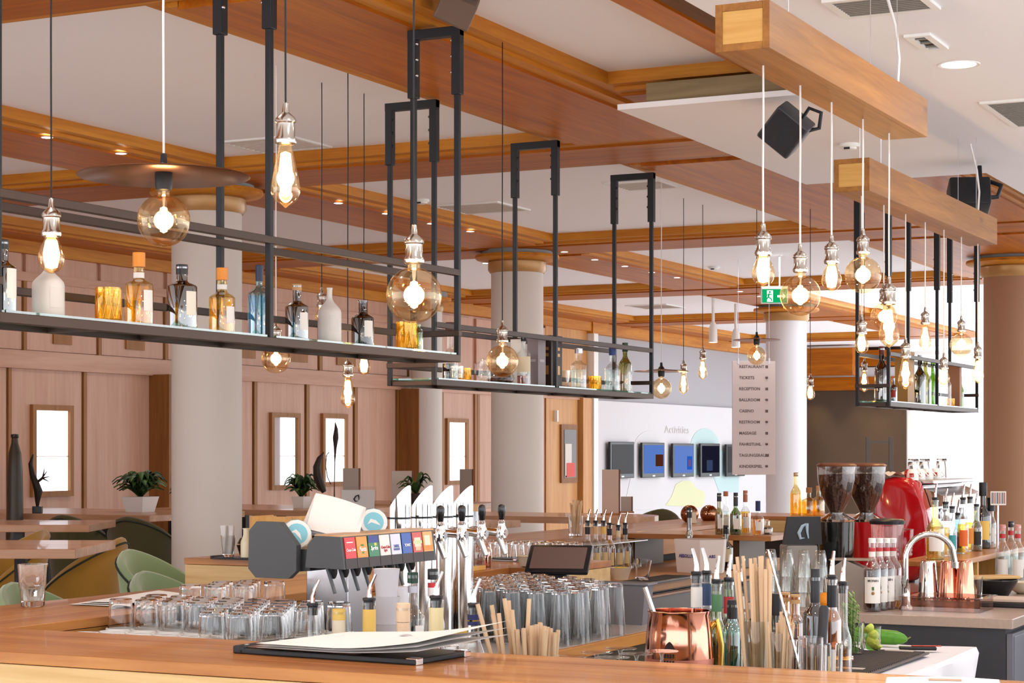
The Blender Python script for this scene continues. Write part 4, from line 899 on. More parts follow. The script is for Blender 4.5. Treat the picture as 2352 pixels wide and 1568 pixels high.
# ---------------------------------------------------------------- bottles in the speed rail behind the front bar
def rail(px, ytop, w, label, body, Yp=4.50, z0=.94, nw=None, **k):
    """ytop: row of the glass rim"""
    X_, Y_, d = PY(px, Yp); H = za(ytop, d) - z0
    return bottle(label, (X_, Y_, z0), H, w / 2 * d / F, (nw or 26) / 2 * d / F, body, **k)
YC = mat('yellow capsule', 'e9c46a', .4); YL = mat('yellow label', 'e8c060', .5); CRM = mat('cream capsule', 'f0dcae', .5); PCH = mat('peach cap', 'f0cfae', .45); NAV = mat('navy label', '20285a', .5)
rail(718, 1395, 62, 'clear spirit bottle with pourer, leftmost of the rail behind the bar', M_CLEAR, liq=(L_WAT, .5), pour=.6, sh=.42, sl=.2, nw=26)
b_ = rail(778, 1404, 60, 'clear bottle with long yellow screw cap and cream sleeve', M_CLEAR, sh=.42, sl=.18, nw=29, cap=(YC, .03, 1.1), neck=(mat('cream sleeve', 'e9dcc4', .5), .66, .97))
rail(848, 1383, 76, 'golden spirit bottle with pourer and yellow neck label', M_CLEAR, liq=(L_GOLD, .55), pour=.8, sh=.42, sl=.2, nw=29, neck=(YL, .62, .93))
X_, Y_, d = PY(858, 4.44)
# paper cup stack
X_, Y_, d = PY(888, 4.62)
for k in range(4): 
    solo('plastic_cup', MB().lathe([(.026, 0), (.036, .11), (.037, .112), (.034, .11), (.024, .004), (0, .004)], 20), mat('milky plastic', 'cfccd2', .4), 'milky plastic cup of the upturned stack beside the golden bottle' if k else 'topmost milky plastic cup of the stack beside the golden bottle', 'cup', (X_, Y_, .94 + .075 * k), 0, 'stacked milky plastic cups', True)
solo('plastic_shaker', MB().lathe([(.039, 0), (.039, .11), (.036, .13), (.025, .28), (.0, .28)], 20).mv(0, 0, .0), MATS['milky plastic'], 'tapered milky plastic shaker behind the cup stack', 'shaker', (X_ - .03, Y_ + .12, .94), 0, None, True)
rail(926, 1395, 62, 'clear bottle with peach cap and blue banded neck', M_CLEAR, sh=.42, sl=.18, nw=29, cap=(PCH, .05, 1.12), neck=[(PCH, .6, .84), (mat('blue band', '4a6aa8', .5), .66, .69)])
rail(948, 1320, 58, 'tall clear spirit bottle with paper label behind the peach-capped one', M_CLEAR, Yp=4.78, liq=(L_DRED, .4), sh=.6, sl=.14, nw=23, labs=[(M_PAPER, .2, .55, .4, .6)], cap=(mat('dark green cap', '1f4030', .4), .03, 1.1), neck=(mat('pale neck band', 'c9cad6', .5), .84, .9))
rail(1002, 1378, 60, 'red liqueur bottle with pourer and cream neck label', M_CLEAR, liq=(L_RED, .58), pour=.8, sh=.4, sl=.2, nw=31, neck=(mat('cream neck label', 'ecdca8', .5), .68, .93))
rail(994, 1312, 60, 'clear bottle with red and white neck foil behind the red liqueur', M_CLEAR, Yp=4.82, sh=.5, sl=.26, nw=22, neck=[(mat('red foil', 'd03038', .4), .86, .9), (M_PAPER, .78, .86)], cap=(M_CAPB, .03, 1.1))
rail(1088, 1395, 62, 'clear bottle with pourer and navy-yellow neck band, rightmost of the rail', M_CLEAR, liq=(L_WAT, .4), pour=.6, sh=.4, sl=.34, nw=27, neck=[(NAV, .82, .93), (mat('yellow text band', 'f0c838', .5), .86, .875)])
# ---------------------------------------------------------------- paper straws
M_STRAW = mat('paper straw', 'd8b893', .7)
st_mesh = MB().tube([(0, 0, 0), (0, 0, 1)], .0042, 8, caps=False).mesh('paper_straw', M_STRAW, True)
def straws(cx_, cy_, z0, n, spread, h0, h1, lean, label, group, seed, shift=(0, 0), rs=1.0):
    rr = random.Random(seed)
    for k in range(n):
        a = rr.uniform(0, 6.28); r = spread * math.sqrt(rr.random()); o = link('paper_straw', st_mesh, None, (cx_ + r * math.cos(a), cy_ + r * math.sin(a), z0))
        o.scale = (rs, rs, rr.uniform(h0, h1)); o.rotation_euler = (rr.uniform(-lean, lean) + shift[0], r / spread * math.cos(a) * lean + shift[1], 0); tag(o, label, 'straw', group)
X_, Y_, d = PY(1225, 4.48)
hb = thing('straw_holder', 'low holder box full of short paper straws behind the front bar', 'holder', (X_, Y_, .94))
part('box', MB().box(-.1, .1, -.05, -.047, 0, .1).box(-.1, .1, .047, .05, 0, .1).box(-.1, -.097, -.05, .05, 0, .1).box(.097, .1, -.05, .05, 0, .1), glass('holder plastic', 'e0e0e0', .1), hb); part('floor', MB().box(-.1, .1, -.05, .05, 0, .003), M_WORK, hb)
straws(X_ + .01, Y_, .945, 24, .042, .185, .215, .09, 'short paper straw in the low holder behind the front bar', 'straws in the low holder', 3, rs=1.4)
straws(X_ - .05, Y_, .945, 8, .035, .24, .28, .16, 'longer paper straw leaning in the low holder behind the front bar', 'longer straws in the low holder', 5, (0, -.12), 1.4)
def straw_glass(px, ytop, Yp, w, h, label):
    X_, Y_, d = PY(px, Yp); r = w / 2 * d / F
    o = tumbler(label, (X_, Y_, .945), h, r, r * .8, m=glass('holder glass', 'f2f5f4', .1, .03, .7)); return X_, Y_, r
X_, Y_, r = straw_glass(1741, 1410, 4.52, 62, .24, 'tall glass holding a bunch of long paper straws')
straws(X_, Y_, .96, 26, .026, .34, .385, .07, 'long paper straw in the tall glass behind the bar', 'straws in the tall glass', 11, (0, -.05), 1.1)
X_, Y_, r = straw_glass(1792, 1440, 4.45, 44, .22, 'narrow glass holding thin paper straws')
straws(X_, Y_, .96, 16, .016, .22, .262, .1, 'thin paper straw in the narrow glass', 'straws in the narrow glass', 13, (0, .03), .8)
# ---------------------------------------------------------------- crowd of tall upturned glasses, grey bin
M_GT = M_WATERG
for i in range(7):
    for j in range(11):
        xx = -3.55 + i * .098 + (j % 2) * .02; yy = 6.34 + j * .09
        if yy > 6.84 + (-2.95 - xx) * .75: continue
        tumbler('tall upturned highball glass in the crowd beside the beer taps', (xx, yy, .90), .198, .041, .030, True, M_GT, 'upturned highball glasses', 'highball', 'highball_glass')
o = thing('storage_bin', 'grey plastic bin behind the crowd of highball glasses', 'bin', (-3.12, 7.27, .90)); w2, h2 = .15, .16
a = [(-.13, -.05), (.11, -.05), (.11, .03), (-.13, .03)]
part('body', MB().prism(a, 0, h2, 'z', 1.12), mat('grey bin plastic', '77757b', .5), o); part('rim', MB().cbox(-.16, .14, -.062, .042, h2, h2 + .008, .002), MATS['grey bin plastic'], o); part('shade_sheet', MB().box(-.135, .115, -.045, .025, h2 + .0082, h2 + .0085), mat('bin inner shade', '4d4b50', .6), o)  # dark sheet on the closed top paints the bin's inner shade
# ---------------------------------------------------------------- upside-down stemware close behind the bar
def stem_prof(h=.19): return [(.0, 0), (.036, .0), (.036, .0015), (.006, .006), (.0035, .015), (.0035, .085), (.008, .095), (.028, .115), (.036, .145), (.031, h), (.0295, h), (.0345, .145), (.0265, .117), (0, .1)]
def wine_glass(label, loc, inv, group, s=1.0, m=None):
    def f():
        p = stem_prof()
        return MB().lathe([(r, .19 - z) for r, z in p] if inv else p, 20)
    o = link('wine_glass', cmesh('wine%d' % inv, f, M_CLEAR), None, loc); o.scale = (s, s, s); return tag(o, label, 'glass', group)
for px, py in ((1312, 1506), (1370, 1497), (1425, 1488), (1462, 1500), (1408, 1508), (1520, 1494), (1350, 1512)):
    Yp = 4.35 + (1512 - py) * .004; X_, Y_, d = PY(px, Yp); z = za(py, d)
    s_ = (z - .945) / .19; wine_glass('upturned stemmed glass with its foot showing behind the front bar', (X_, Y_, .945), True, 'upturned stemware behind the front bar', s_ if 0 else 1.0).scale = (1.15, 1.15, (z - .945) / .19)
# ---------------------------------------------------------------- copper bucket mug
X_, Y_, d = PY(1560, 4.74); zt = za(1401, d); r = 72 * d / F; H = zt - .945
o = thing('copper_mug', 'big polished copper mug with brass handle on the bar', 'mug', (X_, Y_, .945), TH)
M_COP = mat('polished copper', 'e2a088', .1, 1); M_BRASS = mat('brass', 'd9b45a', .2, 1)
part('body', MB().lathe([(r * .80, 0), (r * .9, .01), (r * 1.04, H * .3), (r * 1.1, H * .5), (r * 1.05, H * .75), (r * .98, H * .96), (r * 1.01, H * .985), (r * 1.01, H), (r * .96, H), (r * .95, H * .9), (r * 1.0, H * .5), (r * .8, .02), (0, .02)], 40), M_COP, o, True)
part('frosted_base', MB().lathe([(r * 1.045, H * .30), (r * 1.085, H * .40), (r * 1.104, H * .49)], 40, close=False), mat('frosted copper', 'd08a78', .4, .9), o, True)
part('handle', MB().tube([(r * 1.0, 0, H * .80), (r * 1.12, 0, H * .86), (r * 1.2, 0, H * .90), (r * 1.25, 0, H * .80), (r * 1.34, 0, H * .62), (r * 1.32, 0, H * .4), (r * 1.22, 0, H * .24), (r * 1.12, 0, H * .24), (r * 1.0, 0, H * .26)], [.007, .008, .006, .008, .008, .008, .008, .006, .009], 10), M_BRASS, o, True)
lg = MB()
M_INK = mat('stamped black', '2a1a16', .5)
def onm(u, v): a = -math.pi / 2 - .42 + u; return ((r * 1.108) * math.cos(a), (r * 1.108) * math.sin(a), v)
for kx in range(4):
    for kz in range(2):
        u = -.12 + kx * .085; v = H * (.44 + .07 * kz); lg.add([onm(u, v), onm(u + .06, v), onm(u + .06, v + .011), onm(u, v + .011)], [(0, 1, 2, 3)])
lg.add([onm(-.13, H * .6), onm(.22, H * .6), onm(.12, H * .665), onm(.045, H * .69), onm(-.03, H * .665)], [(0, 1, 2, 3, 4)])
part('stamp', lg, M_INK, o)
part('spoon_handle', MB().tube([(-r * .5, 0, H * .6), (-r * .85, .0, H + .0), (-r * 1.1, .0, H + .06)], .007, 8), mat('spoon steel', 'd5d5d5', .25, .9), o, True)
# ---------------------------------------------------------------- spirit bottles with pourers behind the copper mug
def prep(px, ytop, w, label, body, Yp=5.1, z0=.94, **k): return rail(px, ytop, w, label, body, Yp=Yp, z0=z0, nw=k.pop('nw', 22), **k)
prep(1600, 1322, 56, 'clear bottle with white neck label and pourer above the copper mug', M_CLEAR, liq=(L_WAT, .4), pour=2.6, sh=.55, sl=.18, neck=(WL, .72, .9), nw=25)
prep(1623, 1320, 50, 'clear bottle with navy neck label and pourer above the copper mug', M_CLEAR, Yp=5.2, pour=2.6, sh=.55, sl=.18, neck=(mat('slate blue label', '34486c', .5), .72, .92))
prep(1646, 1340, 50, 'green bottle with silver-green neck and pourer', glass('pale lime glass', 'c9dc98', .12), Yp=5.05, liq=(L_GRN, .5), pour=1.6, sh=.5, sl=.2, neck=(mat('bottle green label', '4c7a52', .5), .74, .9))
prep(1674, 1336, 50, 'bottle with red neck label and pourer between green and clear ones', glass('pale lime glass', 'c9dc98'), Yp=5.15, liq=(L_GRN, .5), pour=1.6, sh=.5, sl=.2, neck=(mat('scarlet label', 'b83034', .5), .7, .86))
prep(1704, 1345, 48, 'clear bottle with red and blue neck label and pourer behind the straws', M_CLEAR, Yp=5.2, pour=1.6, sh=.5, sl=.2, neck=[(WL, .72, .9), (MATS['scarlet label'], .74, .77)])
b_ = prep(1682, 1388, 50, 'teal gin bottle standing beside the copper mug handle', G_TEAL, Yp=4.92, liq=(L_TEAL, .68), sh=.7, sl=.14, cap=(M_CAPB, .05, 1.1), nw=22)
prep(1640, 1400, 36, 'slim green bottle hidden behind the copper mug handle', G_GRN, Yp=5.08, sh=.6, sl=.2, liq=(L_GRN, .5))
prep(1783, 1375, 46, 'bottle with black speed pourer behind the paper straws', G_BRN, Yp=5.15, liq=(L_BRN, .5), sh=.5, sl=.2, cap=(M_CAPB, .06, 1.2))
prep(1803, 1365, 40, 'small amber bottle with cork behind the narrow straws', G_AMB, Yp=5.22, liq=(L_AMB, .66), sh=.7, sl=.12, cap=(M_CORK, .025, 1.1), labs=[(WL, .2, .45, .6, 0)])
prep(1826, 1370, 44, 'squat amber whisky bottle with dark label beside the bar spoon', G_AMB, Yp=5.2, liq=(L_AMB, .66), sh=.7, sl=.12, cap=(M_CORK, .025, 1.1), labs=[(M_CAPB, .2, .45, .5, 0)])
prep(1873, 1325, 58, 'dark brown bottle with black capsule, tallest by the muddler', G_BRN, Yp=5.0, liq=(L_BRN, .66), sh=.68, sl=.12, cap=(M_CAPB, .09, 1.1), labs=[(mat('gold framed label', 'c9a860', .5), .12, .36, .5, .3)], nw=20)
prep(1911, 1330, 44, 'amber spirit bottle with black collar and pourer beside the dark brown bottle', G_AMB, Yp=5.1, liq=(L_AMB, .6), pour=1.6, sh=.62, sl=.14, neck=(M_CAPB, .76, .95), labs=[(WL, .15, .4, .5, 0)])
prep(1936, 1345, 42, 'slim clear bottle with pourer behind the herbs', M_CLEAR, Yp=5.2, pour=1.6, sh=.45, sl=.2, liq=(L_AMB, .4))
X_, Y_, d = PY(1896, 7.85); o = thing('orange', 'whole orange on the stone counter behind the dark brown bottle', 'orange', (X_, Y_, .94)); part('fruit', MB().sphere((0, 0, .036), .036, 16, 10, .97), mat('orange peel', 'e8901c', .45, bump=.3, nscale=120), o, True); part('stem_end', MB().lathe([(.004, .069), (.003, .073), (0, .073)], 8), mat('stalk two', '6a7a40', .7), o)
# ---------------------------------------------------------------- tools, herbs and fruit around the preparation mat
X_, Y_, d = PY(1862, 4.42); zt = za(1462, d); H = zt - .945
o = tumbler('thick mixing glass holding the bar spoon and muddler', (X_, Y_, .945), H, 30 * d / F, 24 * d / F, m=M_GT, name='mixing_glass')
sp_ = thing('bar_spoon', 'twisted steel bar spoon leaning out of the mixing glass', 'spoon', (X_ + .01, Y_, .96))
tx_, ty_, td = PY(1764, 4.40); tz = za(1262, td)
v0 = Vector((.0, 0, 0)); v1 = Vector((tx_ - X_ - .01, ty_ - Y_, tz - .96)); pts = [tuple(v0.lerp(v1, t / 40)) for t in range(41)]
part('shaft', MB().tube(pts, [.0026 + .0014 * (t % 2) for t in range(41)], 6), M_CHROME, sp_, True); part('bowl', MB().sphere((0, 0, 0), .014, 12, 8, .4), M_CHROME, sp_, True)
tx_, ty_, td = PY(1893, 4.52); tz = za(1392, td)
md = thing('muddler', 'black muddler standing in the mixing glass', 'muddler', (X_ + .012, Y_ + .01, .965))
v1 = Vector((tx_ - X_ - .012, ty_ - Y_ - .01, tz - .965)); part('handle', MB().tube([tuple(v1 * .35), tuple(v1 * .6), tuple(v1 * .97), tuple(v1)], [.009, .0115, .0125, .009], 12), mat('muddler black', '26262a', .5), md, True)
part('head', MB().tube([(0, 0, 0), tuple(v1 * .1), tuple(v1 * .36)], [.017, .017, .009], 12), MATS['muddler black'], md, True)
for k, (px, yt, w, Yp, lab) in enumerate(((1826, 1470, 34, 4.40, 'shot glass left of the mixing glass'), (1880, 1480, 40, 4.42, 'small clear glass half behind the mixing glass'), (1915, 1478, 44, 4.55, 'clear glass with a steel jigger right of the mixing glass'))):
    X_, Y_, d = PY(px, Yp); zt = za(yt, d); tumbler(lab, (X_, Y_, .945), zt - .945, w / 2 * d / F, w * .4 * d / F, m=M_GT)
x, y, d = Pz(1932, 1528, .955)
solo('jigger', MB().tube([(-.035, 0, .0), (0, 0, 0), (.035, 0, 0)], [.016, .008, .014], 16), M_CHROME, 'small steel jigger lying beside the mixing glass', 'jigger', (x, y, .972), .4, None, True)
# cloth, rubber mat, phone
def cloth(u, v):
    x_ = -1.98 + u * .60; y_ = 5.32 + v * 1.16; z_ = .945
    if u > .8: x_ = -1.5 + .012 + .02 * math.sin(v * 17) * (u - .8) * 5; z_ = .945 - (u - .8) * .5 * (1 + .35 * math.sin(v * 9))
    return (x_ + 1.75, y_ - 5.9, z_ - .945 + .002 * math.sin(u * 9 + v * 7))
solo('cloth', MB().grid(cloth, 30, 40), mat('white cloth', 'd8d6da', .85), 'white cloth draped over the preparation table edge', 'cloth', (-1.75, 5.9, .946), 0, None, True)
mt = thing('bar_mat', 'dark ribbed rubber bar mat on the white cloth', 'mat', (-1.74, 5.72, .952))
part('base', MB().cbox(-.2, .17, -.36, .42, 0, .006, .002), mat('grey rubber', '5a5250', .7), mt)
rib = MB().box(-.19, .16, -.003, .003, .006, .011).mesh('rib', mat('rubber rib', '4a4342', .6))
for k in range(38): link('rib', rib, mt, (0, -.345 + k * .02, 0))
for yy in (-.2, .36): part('logo_patch', MB().box(.04, .13, yy, yy + .035, .0112, .013), mat('mat print', 'b8ada4', .6), mt)
x, y, d = Pz(2108, 1483, .96)
ph = thing('pocket_knife', 'black and red folding knife lying on the white cloth', 'knife', (-1.64, 6.26, .9515), .35)
part('body', MB().cbox(-.06, .06, -.016, .016, 0, .012, .004), M_CAPB, ph); part('red_inlay', MB().cbox(-.02, .075, -.008, .008, .0125, .015, .001), mat('red inlay', 'b02a20', .4), ph)
# herbs in a glass
x, y, _ = PY(1959, 5.95); d = dep(x, y); zb = .952
hg = tumbler('glass holding fresh green herb sprigs', (x, y, zb), .11, .036, .03, m=M_GT, name='herb_glass')
M_HERB = mat('rosemary green', '86a35c', .7)
for k in range(16):
    a = k * 2.4; r0 = .004 + .001 * k; g = MB(); tx = R.uniform(-.03, .03); ty = R.uniform(-.02, .02); hh = R.uniform(.13, .19)
    g.tube([(0, 0, 0), (tx * .5, ty * .5, hh * .5), (tx, ty, hh)], .0015, 5)
    for j in range(26):
        t = j / 26; c = (tx * t, ty * t, hh * t); b = j * 2.1; l2 = .018
        e = (c[0] + l2 * math.cos(b), c[1] + l2 * math.sin(b), c[2] + .014)
        g.add([c, (c[0] + .0035 * math.sin(b), c[1] - .0035 * math.cos(b), c[2] + .006), e, (c[0] - .0035 * math.sin(b), c[1] + .0035 * math.cos(b), c[2] + .006)], [(0, 1, 2, 3)])
    solo('herb_sprig', g, M_HERB, 'rosemary sprig standing in the herb glass', 'herb', (x + r0 * math.cos(a), y + r0 * math.sin(a), zb + .013), 0, 'herb sprigs in the glass')
x, y, _ = PY(2003, 6.1); lg_ = tumbler('small glass filled with lime wedges', (x, y, .952), .085, .03, .026, m=M_GT, name='lime_glass')
for k in range(7):
    g = MB().lathe([(.0185 * math.sin(t), .0185 * (1 - math.cos(t))) for t in (0, .35, .7, 1.05, 1.4, 1.57)], 12)
    ob = solo('lime_wedge', g, mat('lime flesh', 'b9c64a', .4), 'lime wedge in the small glass behind the cucumber', 'lime', (x + .008 * math.cos(k * 2.4), y + .008 * math.sin(k * 2.4), .966 + .009 * k), k * 1.3, 'lime wedges in the glass'); ob.rotation_euler = (k * .9, .5, k * 1.3)
x, y, d = Pz(2050, 1484, .952)
cu = thing('cucumber', 'whole green cucumber lying behind the bar mat', 'cucumber', (-1.80, 6.36, .978), .1)
part('flesh', MB().tube([(-.1, 0, 0), (-.092, 0, .004), (-.06, 0, .004), (0, 0, .002), (.06, 0, 0), (.085, 0, -.003), (.097, 0, -.004)], [.012, .021, .026, .026, .024, .016, .006], 16), mat('cucumber skin', '4f8a1e', .35, noise=.35, nscale=60), cu, True)
part('stalk', MB().tube([(.095, 0, -.004), (.108, 0, .004)], [.003, .002], 6), mat('stalk', '8a8a50', .7), cu)
# ---------------------------------------------------------------- bar chairs and high tables
M_GV = mat('green velvet', '7d9468', .8, sheen=.6, noise=.12, nscale=6); M_GVD = mat('olive velvet', '4a4524', .85, sheen=.3, noise=.15, nscale=6); M_MUS = mat('mustard velvet', '9a6f14', .8, sheen=.5, noise=.12, nscale=6); M_PIPE = mat('dark piping', '1d2620', .7)
M_LEG = mat('black chair leg', '1e1a18', .5)
CHAIRS = {}
def bar_chair(label, x, y, rz, m, top=1.1, key=None):
    o = thing('bar_chair', label, 'chair', (x, y, 0), rz, 'velvet bar chairs')
    r, t, zs = .265, .05, .70
    def sh(u, off, lowz):                      # u in -1..1 around the back (back is at -x)
        a = math.pi + u * 2.1; h = top - .30 * abs(u) ** 1.6
        return a, h
    v = []; f = []; n = 24
    for i in range(n + 1):
        u = -1 + 2 * i / n; a, h = sh(u, 0, 0); c, s_ = math.cos(a), math.sin(a); ro = r * (1 + .10 * (1 - abs(u)))
        for rr, z in ((r * .86, zs - .12), (ro, h - .03), (ro - .012, h - .006), (ro - t * .5, h), (ro - t + .012, h - .006), (ro - t, h - .03), (r * .86 - t, zs - .06)): v.append((rr * c * 1.0, rr * s_, z))
    for i in range(n):
        for k in range(6): f.append((i * 7 + k, (i + 1) * 7 + k, (i + 1) * 7 + k + 1, i * 7 + k + 1))
    f += [tuple(range(7)), tuple(n * 7 + k for k in range(7))[::-1]]
    if key not in CHAIRS:
        q_ = []
        for i in range(n + 1):
            u = -1 + 2 * i / n; a, h = sh(u, 0, 0); ro = r * (1 + .10 * (1 - abs(u))) + .002; q_.append((ro * math.cos(a), ro * math.sin(a), h - .032))
        CHAIRS[key] = (MB().add(v, f).mesh('backrest', m, True), MB().lathe([(.0, zs + .02), (.2, zs + .02), (.22, zs), (.215, zs - .07), (.18, zs - .09), (0, zs - .09)], 24).mesh('seat', m, True), MB().tube(q_, .006, 6).mesh('piping', M_PIPE, True),
            MB().tube([(.12, .12, zs - .1), (.2, .2, 0)], [.018, .011], 8).mesh('leg', M_LEG, True), MB().tube([(.17 * math.cos(t_ / 16 * 6.283 + .785), .17 * math.sin(t_ / 16 * 6.283 + .785), 0) for t_ in range(17)], .01, 6).mesh('footrest', M_LEG, True))
    a_, b_, c_, d_, e_ = CHAIRS[key]
    bk = link('backrest', a_, o); link('piping', c_, bk); link('seat', b_, o)
    for k in range(4): link('leg', d_, o, (0, 0, 0), k * math.pi / 2)
    link('footrest', e_, o, (0, 0, .3)).scale = (1.32, 1.32, 1)
    return o
bar_chair('light green velvet bar chair nearest the water tumbler, beside the left bar wing', -4.76, 5.84, .15, M_GV, 1.10, 'g')
bar_chair('light green velvet bar chair at the bar wing, half hidden beside the far paper sheets', -4.74, 6.62, .1, M_GV, 1.10, 'g')
bar_chair('tall-backed green velvet bar chair in front of the white pillar', -5.92, 8.05, .1, M_GV, 1.10, 'g')
bar_chair('mustard velvet bar chair tucked behind the nearer high table', *wd_(180, 11.35), math.radians(-165), M_MUS, 1.10, 'm')
bar_chair('second mustard velvet bar chair at the nearer high table, left of the first', *wd_(10, 12.3), math.radians(-120), M_MUS, 1.08, 'm')
bar_chair('dark olive velvet bar chair with its back to us left of the white pillar', *wd_(332, 14.5), math.radians(100), M_GVD, 1.12, 'o')
bar_chair('dark olive velvet bar chair behind the farther high table', *wd_(190, 14.9), math.radians(95), M_GVD, 1.11, 'o')
bar_chair('dark olive velvet bar chair beside the lounge table', -6.95, 12.9, math.radians(100), M_GVD, 1.12, 'o')
bar_chair('dark olive velvet bar chair behind the rounded lounge table end', -6.1, 14.75, math.radians(-95), M_GVD, 1.14, 'o')
M_TBL = wood('table wood', 'a87652', 'c79a78', 0, .35, .6, coat=.2); M_TBLE = wood('table edge wood', 'b98a66', 'd6b08e', 0, .4, .8)
def high_table(label, x0, x1, y0, y1, th=.05, rnd=False, z=ZT, rz=0):
    o = thing('high_table', label, 'table', ((x0 + x1) / 2, (y0 + y1) / 2, 0), rz)
    if rnd:
        rr = (y1 - y0) / 2; poly = [(x0, y0)] + [(x1 - rr + rr * math.sin(a), (y0 + y1) / 2 - rr * math.cos(a)) for a in [math.pi * i / 12 for i in range(13)]] + [(x0, y1)]
        part('tabletop', MB().prism(poly, z - th, z), M_TBL, o, world=True)
    else:
        n = 4
        for k in range(n): a = y0 + (y1 - y0) * k / n; b = y0 + (y1 - y0) * (k + 1) / n; part('plank', MB().cbox(x0, x1, a + .001, b, z - th, z, .004), M_TBL, o, world=True)
    for xx in (x0 + .12, x1 - .5):
        for yy in (y0 + .12, y1 - .12): part('leg', MB().box(xx - .03, xx + .03, yy - .03, yy + .03, 0, z - th), M_LEG, o, world=True)
    return o
xq, yq = wd_(222, 10.4); xq -= .8 * CS; yq -= .8 * SN
high_table('nearer high wooden table at the left edge with bare top', xq - .8, xq + .8, yq - .5, yq + .5, .05, rz=TH)
xq, yq = wd_(236, 13.6); xq -= .8 * CS; yq -= .8 * SN
high_table('farther high wooden table at the left edge below the tall window', xq - .8, xq + .8, yq - .45, yq + .45, .05, rz=TH)
high_table('wall-side wooden table carrying the larger potted plant', -11.3, -9.2, 12.2, 13.5, .05)
high_table('wooden table by the wall right of the white pillar, carrying the smaller plant', -10.4, -8.65, 13.85, 15.2, .05)
high_table('high wooden table behind the dispenser carrying the acrylic sign', -8.0, -6.2, 11.95, 12.6, .05)
high_table('lounge table with a rounded end beyond the far bar wing', -7.6, -5.65, 13.35, 14.25, .05, True)
high_table('wooden table near the far doors carrying menu boards', -10.0, -8.5, 15.9, 17.0, .05)
# ---------------------------------------------------------------- plants, sculptures, vases
def leafy(label, x, y, z, pot_w, pot_h, fol, hgt, n, seed, m_pot=None, sq=True):
    rr = random.Random(seed); o = thing('potted_plant', label, 'plant', (x, y, z)); w = pot_w / 2
    if sq: part('pot', MB().prism([(-w * .75, -w * .75), (w * .75, -w * .75), (w * .75, w * .75), (-w * .75, w * .75)], 0, pot_h, 'z', 1.33), m_pot or M_WHITE, o)
    else: part('pot', MB().lathe([(w * .7, 0), (w, pot_h), (w * .9, pot_h), (w * .6, .01)], 16), m_pot or M_WHITE, o, True)
    part('soil', MB().box(-w * .9, w * .9, -w * .9, w * .9, pot_h * .96, pot_h * .985), mat('soil', '2a2018', .9), o)
    lm = [mat('leaf green', '2f4a22', .5), mat('leaf dark', '1e3318', .5), mat('leaf bright', '4a6a30', .5)]
    for k in range(n):
        a = rr.uniform(0, 6.283); L = fol * rr.uniform(.55, 1.0); up = hgt * rr.uniform(.35, 1.0); ww = L * rr.uniform(.10, .17); c, s_ = math.cos(a), math.sin(a)
        v = []; f = []
        for i in range(7):
            t = i / 6; r_ = L * t; zz = pot_h + up * (1 - (1 - t) ** 1.8) - up * .55 * max(0, t - .45) ** 1.4 * 2; wv = ww * math.sin(math.pi * min(.98, .12 + t * .86)) ** .8
            v += [(r_ * c - wv * s_, r_ * s_ + wv * c, zz - .01), (r_ * c, r_ * s_, zz), (r_ * c + wv * s_, r_ * s_ - wv * c, zz - .01)]
        for i in range(6):
            b = i * 3; f += [(b, b + 1, b + 4, b + 3), (b + 1, b + 2, b + 5, b + 4)]
        part('leaf', MB().add(v, f), lm[k % 3], o, True)
    return o
x, y, d = Pz(322, 1175, ZT); leafy('larger leafy potted plant in a white square pot left of the white pillar', x, y, ZT, .22, .125, .24, .30, 84, 3)
x, y, d = Pz(692, 1166, ZT); leafy('smaller bushy potted plant in a tapered white pot right of the white pillar', x, y, ZT, .13, .1, .17, .28, 70, 5, sq=True)
x, y, d = wd_(955, 18.3)[0], wd_(955, 18.3)[1], 18.3; leafy('drooping dark potted plant beside the menu boards', x, y, ZT, .12, .1, .2, .28, 22, 9, mat('dark pot', '3a3430', .6), False)
x, y, d = Pz(372, 1172, ZT); leafy('small plant half hidden by the white pillar', x, y + .25, ZT, .12, .1, .12, .2, 22, 12, M_WHITE, False)
M_SCULP = mat('dark bronze sculpture', '2c2018', .5, .3)
def sculpture(label, px, d, pts, r, base, extra=None):
    x, y = wd_(px, d); o = thing('sculpture', label, 'sculpture', (x, y, ZT), TH)
    part('base', MB().cbox(-base, base, -base, base, 0, base * 1.6, .004), M_CAPB, o)
    part('figure', MB().tube([((a - px) * d / F, 0, (za(b, d) - ZT)) for a, b in pts], r, 8), M_SCULP, o, True)
    return o
o = sculpture('slim dark bird sculpture with feather tail before the left window', 86, 15.6, [(86, 1168), (86, 1150), (88, 1128), (82, 1110), (74, 1090), (70, 1065), (76, 1043)], [.008, .02, .035, .03, .022, .018, .006], .035)
for k, (a, b) in enumerate(((108, 1082), (112, 1094), (110, 1106), (98, 1076))): part('feather', MB().tube([((84 - 86) * 15.6 / F, 0, za(1108, 15.6) - ZT), ((96 - 86) * 15.6 / F, .01 * k, za(1098, 15.6) - ZT), ((a - 86) * 15.6 / F, .02 * k, za(b, 15.6) - ZT)], [.012, .009, .002], 6), M_SCULP, o, True)
o = sculpture('tall thin bird sculpture on a rod before the third window', 768, 17.0, [(768, 1142), (768, 1110), (769, 1060), (770, 1030), (771, 1005), (772, 985), (770, 970)], [.006, .004, .004, .012, .026, .016, .003], .04)
part('bow', MB().tube([((a - 768) * 17 / F, 0, za(b, 17) - ZT) for a, b in ((760, 1112), (752, 1095), (748, 1070), (750, 1045), (756, 1038))], .004, 6), M_SCULP, o, True)
o = sculpture('dark crescent sculpture beside the smaller potted plant', 735, 16.6, [(745, 1130), (738, 1118), (730, 1095), (728, 1072), (734, 1052), (744, 1038)], [.02, .035, .04, .034, .022, .004], .035)
x, y = wd_(34, 15.4); o = thing('floor_vase', 'tall dark bottle-shaped vase at the left edge', 'vase', (x, y, 0))
